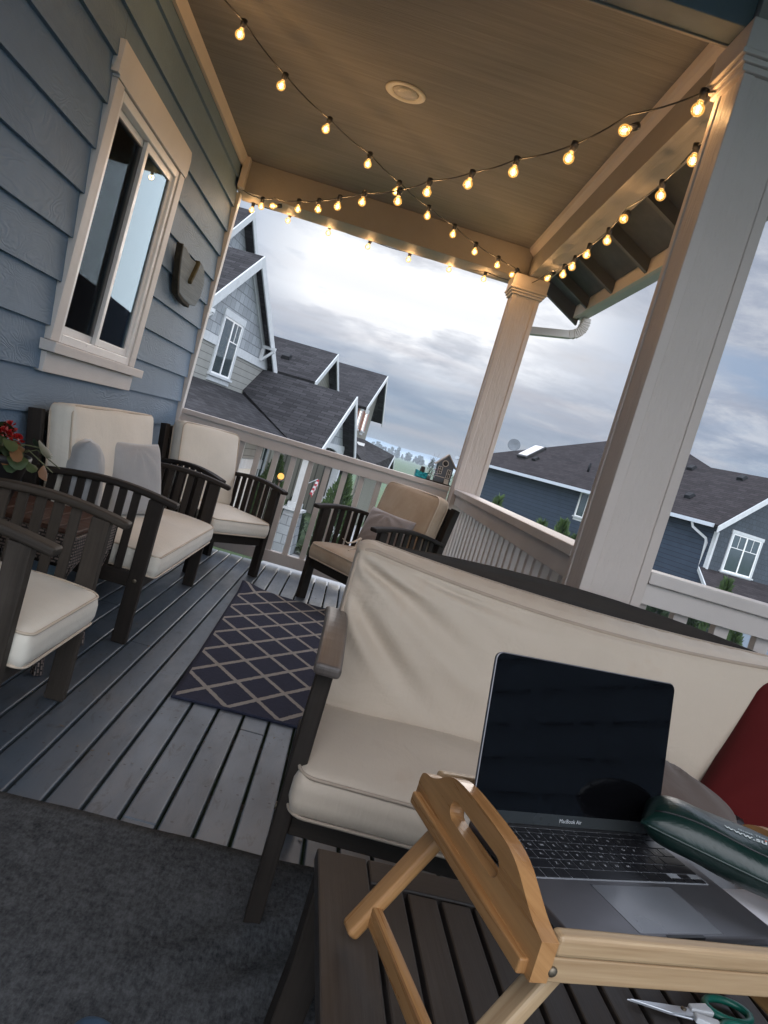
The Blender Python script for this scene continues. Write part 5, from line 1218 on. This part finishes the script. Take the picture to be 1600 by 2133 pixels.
def vent(parent, p, sl, d='x', sz=0.36, nm='roof_vent'):
    """low box vent lying on a roof plane whose z rises along local axis; sl = (dz/dx, dz/dy)"""
    p = V(p); ux = V((1, 0, sl[0])).normalized(); uy = V((0, 1, sl[1])).normalized(); n = ux.cross(uy).normalized(); s_ = sz/2
    q = MB(); b = [p+ux*(i*s_)+uy*(j*s_) for i, j in ((-1, -1), (1, -1), (1, 1), (-1, 1))]; t_ = [p+n*0.14+ux*(i*s_*0.8)+uy*(j*s_*0.8) for i, j in ((-1, -1), (1, -1), (1, 1), (-1, 1))]
    q.add(b+t_, [(0, 3, 2, 1), (4, 5, 6, 7)]+[(i, (i+1) % 4, (i+1) % 4+4, i+4) for i in range(4)]); return q.build(nm, M['vent'], parent, 0.02)
M['vent'] = plain('black_roof_vent', (0.010, 0.0105, 0.012), 0.6, 0.1, spec=0.15)

lamp = thing('garden_lamp', 'lit round lamp on a black post before the cypress at the pale house', 'lamp', (-0.42, 20.2, G))
MB().tube([(0, 0, 0), (0, 0, 1.93)], 0.03, 8).build('post', M['black'], lamp); MB().lathe([(0.06, 1.92), (0.09, 1.95), (0.05, 1.98)], 10).build('collar', M['black'], lamp)
gm_ = emit('lit_lamp_globe', (1.0, 0.48, 0.12), 1.1); MB().lathe([(0.002, 1.97)]+[(0.085*math.sin(a), 2.05-0.085*math.cos(a)) for a in [R(12*k) for k in range(1, 15)]]+[(0.002, 2.135)], 14).build('globe', gm_, lamp)
ld = bpy.data.lights.new('lamp_light', 'POINT'); ld.energy = 6; ld.color = (1, 0.6, 0.25); ld.shadow_soft_size = 0.13; lo2 = bpy.data.objects.new('lamp_light', ld); COL.objects.link(lo2); lo2.parent = lamp; lo2.location = (0.02, -0.22, 2.05)
fg = thing('flag', 'small striped flag on a white pole at the pale house porch', 'flag', (0.34, 23.6, 0))
MB().tube([(-0.42, -0.1, -0.72), (0.04, 0.18, -0.36)], 0.014, 6).build('pole', M['white_trim'], fg)
st_a = MB(); st_b = MB(); un = MB()
def flg(u, v): return (0.02-0.10*v+0.03*math.sin(u*5)+0.10*u, 0.17-0.06*v+u*0.42, -0.37-0.50*v-0.12*u*u)
for k in range(7): (st_a if k % 2 == 0 else st_b).grid(lambda u, v, k=k: flg(u, (k+v)/7), 10, 2)
st_a.build('red_stripes', plain('flag_red', (0.42, 0.03, 0.045), 0.8), fg); st_b.build('white_stripes', plain('flag_white', (0.66, 0.64, 0.64), 0.8), fg)
ur = thing('urn_planter', 'white urn planter beside the shingled porch pier', 'planter', (-0.47, 20.9, G))
MB().lathe([(0.13, 0), (0.13, 0.05), (0.06, 0.12), (0.07, 0.3), (0.17, 0.46), (0.21, 0.60), (0.24, 0.63), (0.24, 0.66), (0.19, 0.66), (0.15, 0.55)], 16).build('urn', M['white_trim'], ur)

# ------------------------------------------------------------------ board and batten house further down the street
hb_ = houseframe('batten_house', 'olive grey board and batten house with two front gables further down the street', (-2.7365, 20.326, 0), HA)
def gable(parent, pk, pz, el, elz, er, erz, off, back, wall, wl_, wr_, wb, mat, o_in=0.35, h=0.24, want=(0, -1, 0)):
    roofp('roof', [A(pk, off, pz), A(el, off, elz), A(el, back, elz), A(pk, back, pz)], mat, parent); roofp('roof', [A(pk, off, pz), A(er, off, erz), A(er, back, erz), A(pk, back, pz)], mat, parent)
    rake(A(pk, off, pz), A(el, off, elz), h, parent); rake(A(pk, off, pz), A(er, off, erz), h, parent)
    kl = (pz-elz)/(pk-el); kr = (pz-erz)/(er-pk)
    wallp('gable_wall', [A(wl_, off-o_in, wb), A(wr_, off-o_in, wb), A(wr_, off-o_in, pz-kr*(wr_-pk)-0.15), A(pk, off-o_in, pz-0.14), A(wl_, off-o_in, pz-kl*(pk-wl_)-0.15)], wall, parent)
    wallp('side_wall', [A(wl_, off-o_in-0.11, -2.4), A(wl_, back, -2.4), A(wl_, back, pz-kl*(pk-wl_)-0.15), A(wl_, off-o_in-0.11, pz-kl*(pk-wl_)-0.15)], wall, parent, (-1, 0, 0)); wallp('side_wall', [A(wr_, off-o_in-0.11, -2.4), A(wr_, back, -2.4), A(wr_, back, pz-kr*(wr_-pk)-0.15), A(wr_, off-o_in-0.11, pz-kr*(wr_-pk)-0.15)], wall, parent, (1, 0, 0))
gable(hb_, 15.92, 4.34, 12.72, 2.56, 18.75, 2.37, 1.95, -6, M['batten'], 13.0, 17.15, 1.0, M['roof'])
gable(hb_, 10.45, 4.11, 8.05, 2.70, 12.75, 2.72, 0.65, -6, M['batten'], 8.4, 12.3, 1.0, M['roof'])
ow = plain('orange_shutter', (0.34, 0.115, 0.065), 0.6, 0.08)
for s0 in (13.28, 14.95):
    winunit(hb_, A, s0, s0+0.62, 1.62, 2.42, 1.60, 0.05, False); MB().box((s0-0.34, -1.635, 1.58), (s0-0.10, -1.602, 2.46)).build('shutter', ow, hb_); MB().box((s0+0.72, -1.635, 1.58), (s0+0.96, -1.602, 2.46)).build('shutter', ow, hb_)
q = MB(); P_ = [A(11.0, 1.5, 1.30), A(17.0, 1.62, 1.28), A(17.55, 3.1, 0.96), A(16.3, 3.1, 0.29), A(10.4, 3.0, 0.25)]; q.add(P_+[V(p)-V((0, 0, 0.12)) for p in P_], [(0, 4, 3, 2, 1), (5, 6, 7, 8, 9)]+[(i, (i+1) % 5, (i+1) % 5+5, i+5) for i in range(5)])
q.build('lower_roof', M['roof'], hb_); roofp('lower_roof', [A(17.56, 3.1, 0.96), A(18.9, 3.1, 0.2), A(18.3, 1.65, 0.6), A(17.05, 1.65, 1.26)], M['roof'], hb_)
rake(A(17.55, 3.11, 0.96), A(16.3, 3.11, 0.29), 0.16, hb_); rake(A(17.55, 3.11, 0.96), A(18.9, 3.11, 0.2), 0.16, hb_)
wallp('porch_wall', [A(11, 2.7, -2.4), A(18.2, 2.7, -2.4), A(18.2, 2.7, 0.35), A(17.5, 2.7, 0.7), A(16.5, 2.7, 0.30), A(11, 2.7, 0.2)], M['batten'], hb_)
kB = (4.11-2.70)/2.4; kC = (4.34-2.56)/3.2
vent(hb_, A(9.1, -0.9, 4.11-kB*(10.45-9.1)), (kB, 0)); vent(hb_, A(9.6, -2.6, 4.11-kB*(10.45-9.6)), (kB, 0))
vent(hb_, A(15.2, -0.5, 4.34-kC*0.72), (kC, 0)); vent(hb_, A(14.0, 0.0, 4.34-kC*1.92), (kC, 0))
MB().box((13.2, -2.2, 0.98), (13.4, -1.9, 1.10)).build('roof_vent', M['vinyl'], hb_)

# ------------------------------------------------------------------ slate blue house on the right (local x along its long wall, y away = -b)
hr = houseframe('slate_blue_house', 'slate blue sided house with brown shingle hip roof right of the far column', (15.06, 29.13, 0), R(114))
def B(a, b, z): return (a, -b, z)
E0, KS = 1.96, 0.75
def rz_(b): return E0+KS*b
def Rf(a, b): return B(a, b, rz_(b))
AP = (9.3, 5.2)
roofp('roof', [Rf(19.4, 0), Rf(*AP), Rf(3.9, 3.34), Rf(-0.32, 3.34), Rf(-0.32, 0)], M['roof_brown'], hr, 0.16)
roofp('roof', [Rf(19.4, 0), Rf(*AP), B(19.4, 10.4, E0)], M['roof_brown'], hr, 0.16)
roofp('roof', [Rf(*AP), B(19.4, 10.4, E0), B(3.0, 10.4, E0)], M['roof_brown'], hr, 0.16); roofp('roof', [Rf(*AP), B(3.0, 10.4, E0), B(3.9, 3.34, rz_(3.34))], M['roof_brown'], hr, 0.16)
roofp('roof', [Rf(3.9, 3.34), Rf(-0.32, 3.34), B(-0.32, 6.68, E0), B(3.9, 6.68, E0)], M['roof_brown'], hr, 0.16)
hw = M['siding_navy']
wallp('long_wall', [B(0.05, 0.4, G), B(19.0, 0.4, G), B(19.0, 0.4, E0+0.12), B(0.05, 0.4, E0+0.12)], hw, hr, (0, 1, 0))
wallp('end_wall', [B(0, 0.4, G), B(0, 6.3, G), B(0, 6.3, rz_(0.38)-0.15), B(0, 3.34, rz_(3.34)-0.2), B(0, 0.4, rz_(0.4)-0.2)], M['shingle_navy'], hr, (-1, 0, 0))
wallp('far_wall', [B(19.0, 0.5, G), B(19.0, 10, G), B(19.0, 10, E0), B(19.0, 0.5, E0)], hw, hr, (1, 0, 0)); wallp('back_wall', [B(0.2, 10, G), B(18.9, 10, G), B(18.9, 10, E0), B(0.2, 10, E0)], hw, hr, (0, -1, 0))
gu = MB(); gu.prism([B(-0.1, 0.02, E0+0.02), B(-0.1, -0.10, E0+0.02), B(-0.1, -0.13, E0-0.13), B(-0.1, 0.0, E0-0.13)], (19.5, 0, 0)); gu.build('gutter', plain('pale_gutter', (0.40, 0.44, 0.48), 0.5, 0.04), hr)
MB().box((0.0, -0.398, E0-0.10), (19.3, 0.0, E0-0.08)).build('soffit', M['black'], hr)
rk = MB()
for p0, p1 in (((0, 3.34), (0, -0.05)), ((0, 3.34), (0, 6.73))):
    z0 = rz_(3.34); z1 = rz_(3.34-abs(p1[1]-3.34)); rk.prism([B(-0.325, p0[1], z0), B(-0.325, p1[1], z1), B(-0.325, p1[1], z1-0.26), B(-0.325, p0[1], z0-0.26)], (-0.035, 0, 0))
rk.build('rake_board', M['white_trim'], hr)
MB().box((-0.06, -0.47, 0.2), (0.10, -0.36, E0-0.25)).build('corner_board', M['white_trim'], hr)
ds = MB(); ds.path([B(0.9, -0.06, E0-0.13), B(0.85, 0.0, E0-0.30), B(0.35, 0.31, E0-0.60), B(0.28, 0.32, E0-0.75), B(0.28, 0.32, 0.2)], 0.09, 0.09); ds.build('downspout', M['white_trim'], hr)
def BP(s_, off, z): return (-off, -s_, z)
winunit(hr, BP, 1.29, 2.94, 0.34, 1.86, 0.0, 0.10, True, M['white_trim'], 2, 0.13)
def LW_(s_, off, z): return B(s_, 0.4-off, z)
winunit(hr, LW_, 6.95, 8.12, 0.68, 1.86, 0.0, 0.05, True, M['white_trim'], False, 0.06)
roofp('skirt_roof', [B(0.0, 0.1, 0.26), B(0.0, 6.4, 0.26), B(-1.9, 6.8, -0.62), B(-1.45, -0.85, -0.42)], M['roof_brown'], hr, 0.14)
rake(B(0.02, 0.08, 0.24), B(-1.47, -0.87, -0.42), 0.17, hr, d=(0.02, 0.03, 0))
wallp('lower_wall', [B(-0.9, 0.3, G), B(-0.9, 6.3, G), B(-0.9, 6.3, -0.35), B(-0.9, 0.3, -0.35)], M['shingle_navy'], hr, (-1, 0, 0))
MB().box((-0.96, -4.8, G), (-0.902, -1.4, -0.7)).build('garage_door', plain('blue_grey_garage_door', (0.20, 0.24, 0.29), 0.5, 0.05), hr)
sk = MB(); P4 = [Rf(15.12, 1.15), Rf(14.2, 1.15), Rf(14.25, 2.3), Rf(15.17, 2.3)]; nS = V((0, KS, 1)).normalized(); nS = V((0, KS, 1)).normalized()
sk.prism(facing([V(p) for p in P4], (0, 0, 1)), nS*0.16); sko = sk.build('skylight', M['black'], hr, 0.02)
P5 = [Rf(15.04, 1.23), Rf(14.28, 1.23), Rf(14.33, 2.22), Rf(15.09, 2.22)]; MB().prism(facing([V(p)+nS*0.162 for p in P5], (0, 0, 1)), nS*0.03).build('pane', plain('pale_skylight_dome', (0.66, 0.64, 0.64), 0.15, 0.04), sko)
for a, b in ((13.58, 1.29), (4.6, 3.0), (1.81, 2.95), (2.54, 1.18)): vent(hr, Rf(a, b), (0, -KS))
MB().tube([Rf(9.2, 1.27), V(Rf(9.2, 1.27))+V((0, 0, 0.45))], 0.06, 8).build('vent_pipe', M['vent'], hr)
dsh = MB(); Md = Matrix.Translation(V(Rf(16.6, 1.75))+V((0, 0.0, 0.22))) @ Matrix.Rotation(R(-70), 4, 'Y') @ Matrix.Rotation(R(-35), 4, 'X')
dsh.lathe([(0.001, 0.0), (0.2, 0.025), (0.36, 0.09), (0.37, 0.09), (0.2, 0.01), (0.001, -0.015)], 20, Md); dsh.tube([Rf(16.6, 1.75), V(Rf(16.6, 1.75))+V((0, 0, 0.22))], 0.03, 6)
dsh.build('satellite_dish', plain('grey_dish', (0.10, 0.115, 0.13), 0.7), hr)

hz = MB().box((-6000, -3500, -4.0), (6000, 5200, 9.5)).build('haze', None); hz['kind'] = 'stuff'
hzm = bpy.data.materials.new('pale_haze'); hzm.use_nodes = True; nt = hzm.node_tree; nt.nodes.clear(); N = NT(nt)
pv = N.n('ShaderNodeVolumePrincipled', {'Color': (0.80, 0.88, 0.96, 1), 'Density': 0.00045, 'Anisotropy': 0.0}); ho = N.n('ShaderNodeOutputMaterial', {'Volume': pv.outputs[0]}); hz.data.materials.append(hzm)
# ------------------------------------------------------------------ little things on the far cap rail
CZ = 0.928
bh = thing('toy_house', 'small blue grey toy house with white windows on the far cap rail', 'toy house', (1.936, 5.66, CZ), R(4))
MB().box((-0.115, -0.042, 0.0), (0.080, 0.045, 0.010)).build('base', M['greywood'], bh, 0.002)
wl_ = plain('toy_house_blue', (0.105, 0.125, 0.15), 0.6, 0.06); tw_ = plain('toy_house_trim', (0.60, 0.56, 0.50), 0.6, 0.04); dkm = M['black']
MB().prism([(-0.062, -0.022, 0.0105), (0.056, -0.022, 0.0105), (0.056, -0.022, 0.150), (-0.003, -0.022, 0.212), (-0.062, -0.022, 0.150)], (0, 0.055, 0)).build('wall', wl_, bh, 0.001)
rf = MB(); rf.prism([(-0.003, -0.030, 0.224), (-0.085, -0.030, 0.134), (-0.080, -0.030, 0.129), (-0.003, -0.030, 0.213)], (0, 0.07, 0)); rf.prism([(-0.003, -0.030, 0.224), (-0.003, -0.030, 0.213), (0.074, -0.030, 0.129), (0.079, -0.030, 0.134)], (0, 0.07, 0))
rf.build('roof', plain('toy_roof', (0.42, 0.38, 0.34), 0.7, 0.2, 60), bh)
MB().lathe([(0.024, 0), (0.024, 0.003), (0.018, 0.003), (0.018, 0)], 20, Matrix.Translation((-0.012, -0.0222, 0.152)) @ Matrix.Rotation(R(90), 4, 'X')).build('round_window', tw_, bh)
MB().lathe([(0.018, 0), (0.0175, 0.0012), (0.001, 0.0013)], 20, Matrix.Translation((-0.012, -0.0222, 0.152)) @ Matrix.Rotation(R(90), 4, 'X')).build('dark_hole', dkm, bh)
tw1 = MB()
def fw(x0, x1, z0, z1, nx, nz, nm):
    q = MB(); t_ = 0.004; q.box((x0, -0.0265, z0), (x1, -0.0225, z0+t_)); q.box((x0, -0.0265, z1-t_), (x1, -0.0225, z1)); q.box((x0, -0.0265, z0+t_), (x0+t_, -0.0225, z1-t_)); q.box((x1-t_, -0.0265, z0+t_), (x1, -0.0225, z1-t_))
    for i in range(1, nx): xx = x0+(x1-x0)*i/nx; q.box((xx-0.0015, -0.0262, z0+t_), (xx+0.0015, -0.0228, z1-t_))
    for j in range(1, nz): zz = z0+(z1-z0)*j/nz; q.box((x0+t_, -0.0255, zz-0.0015), (x1-t_, -0.0232, zz+0.0015))
    o = q.build(nm, tw_, bh); MB().box((x0+t_*0.5, -0.0229, z0+t_*0.5), (x1-t_*0.5, -0.0222, z1-t_*0.5)).build('pane', dkm, o)
fw(-0.056, -0.022, 0.068, 0.124, 2, 3, 'window'); fw(0.014, 0.044, 0.052, 0.116, 2, 2, 'door')
MB().box((-0.063, -0.030, 0.048), (0.010, -0.0225, 0.053)).build('ledge', tw_, bh)
stp = MB()
for k in range(4): stp.box((0.012, -0.040+k*0.004, 0.0105+k*0.009), (0.044, -0.0225, 0.0185+k*0.009))
stp.build('steps', tw_, bh)
pf_ = MB(); gfl = MB(); rs = random.Random(5)
for k in range(26):
    a = rs.uniform(0, 6.28); leaf(pf_, (-0.072+rs.uniform(-.018, .02), -0.028+rs.uniform(-.01, .01), 0.03+rs.uniform(0, 0.07)), (math.cos(a), math.sin(a), 0.5), (0, 0, 1), 0.014, 0.010, 0.2, True)
    leaf(gfl, (-0.10+rs.uniform(-.016, .02), -0.02+rs.uniform(-.01, .02), 0.02+rs.uniform(0, 0.04)), (math.cos(a), math.sin(a), 0.7), (0, 0, 1), 0.016, 0.008, 0.2)
    leaf(gfl, (0.066+rs.uniform(-.01, .012), -0.01+rs.uniform(-.02, .02), 0.02+rs.uniform(0, 0.06)), (math.cos(a), math.sin(a), 0.8), (0, 0, 1), 0.018, 0.008, 0.2)
pf_.build('pink_flowers', leafmat('pale_pink', (0.50, 0.36, 0.42), (0.62, 0.52, 0.56)), bh); gfl.build('greenery', leafmat('mini_green', (0.05, 0.09, 0.04), (0.10, 0.15, 0.06)), bh)
gb_ = thing('gift_box', 'shiny teal gift bag with a black top on the far cap rail', 'gift bag', (1.778, 5.65, CZ+0.0005), R(10))
tm, nt, bs = new_mat('teal_foil'); N = NT(nt); N.l(N.ramp(N.noise(N.obj(), 55.0, 4, 0.6), [(0.3, (0.004, 0.13, 0.16)), (0.7, (0.03, 0.42, 0.46))]), bs.inputs['Base Color']); bs.inputs['Metallic'].default_value = 0.6; bs.inputs['Roughness'].default_value = 0.22; N.bump(N.noise(N.obj(), 70.0, 3), 1.0, 0.01, bs)
MB().prism([(-0.045, -0.02, 0), (0.042, -0.02, 0), (0.046, -0.02, 0.052), (0.012, -0.02, 0.047), (-0.012, -0.02, 0.047), (-0.048, -0.02, 0.055)], (0, 0.04, 0)).build('foil_bag', tm, gb_, 0.005)
MB().lathe([(0.021, 0.044), (0.021, 0.050), (0.019, 0.052), (0.016, 0.082), (0.012, 0.086), (0.001, 0.087)], 16).build('black_top', M['black'], gb_)
tp_ = thing('small_plant', 'small potted conifer sprig with bare twigs left of the toy house', 'potted plant', (1.835, 5.70, CZ+0.0005))
MB().lathe([(0.018, 0), (0.024, 0.035), (0.020, 0.035), (0.001, 0.030)], 12).build('pot', M['white_trim'], tp_)
tf = MB(); 
for k in range(160):
    v = rs.random(); a = rs.uniform(0, 6.28); r = 0.030*(1-v)**0.7*rs.uniform(0.4, 1); leaf(tf, (r*math.cos(a), r*math.sin(a), 0.035+v*0.105), (math.cos(a)*0.6, math.sin(a)*0.6, 0.9), (1, 0, 0.2), 0.022, 0.005, 0.2)
tf.build('sprigs', cyl, tp_)
tg = MB()
for x1, z1 in ((0.035, 0.21), (0.0, 0.20), (-0.02, 0.17), (0.014, 0.185)): tg.tube([(0, 0, 0.04), (x1*0.4, 0.004, z1*0.6), (x1, 0, z1)], 0.0012, 4)
tg.build('twigs', plain('bare_twig', (0.16, 0.13, 0.11), 0.8), tp_)
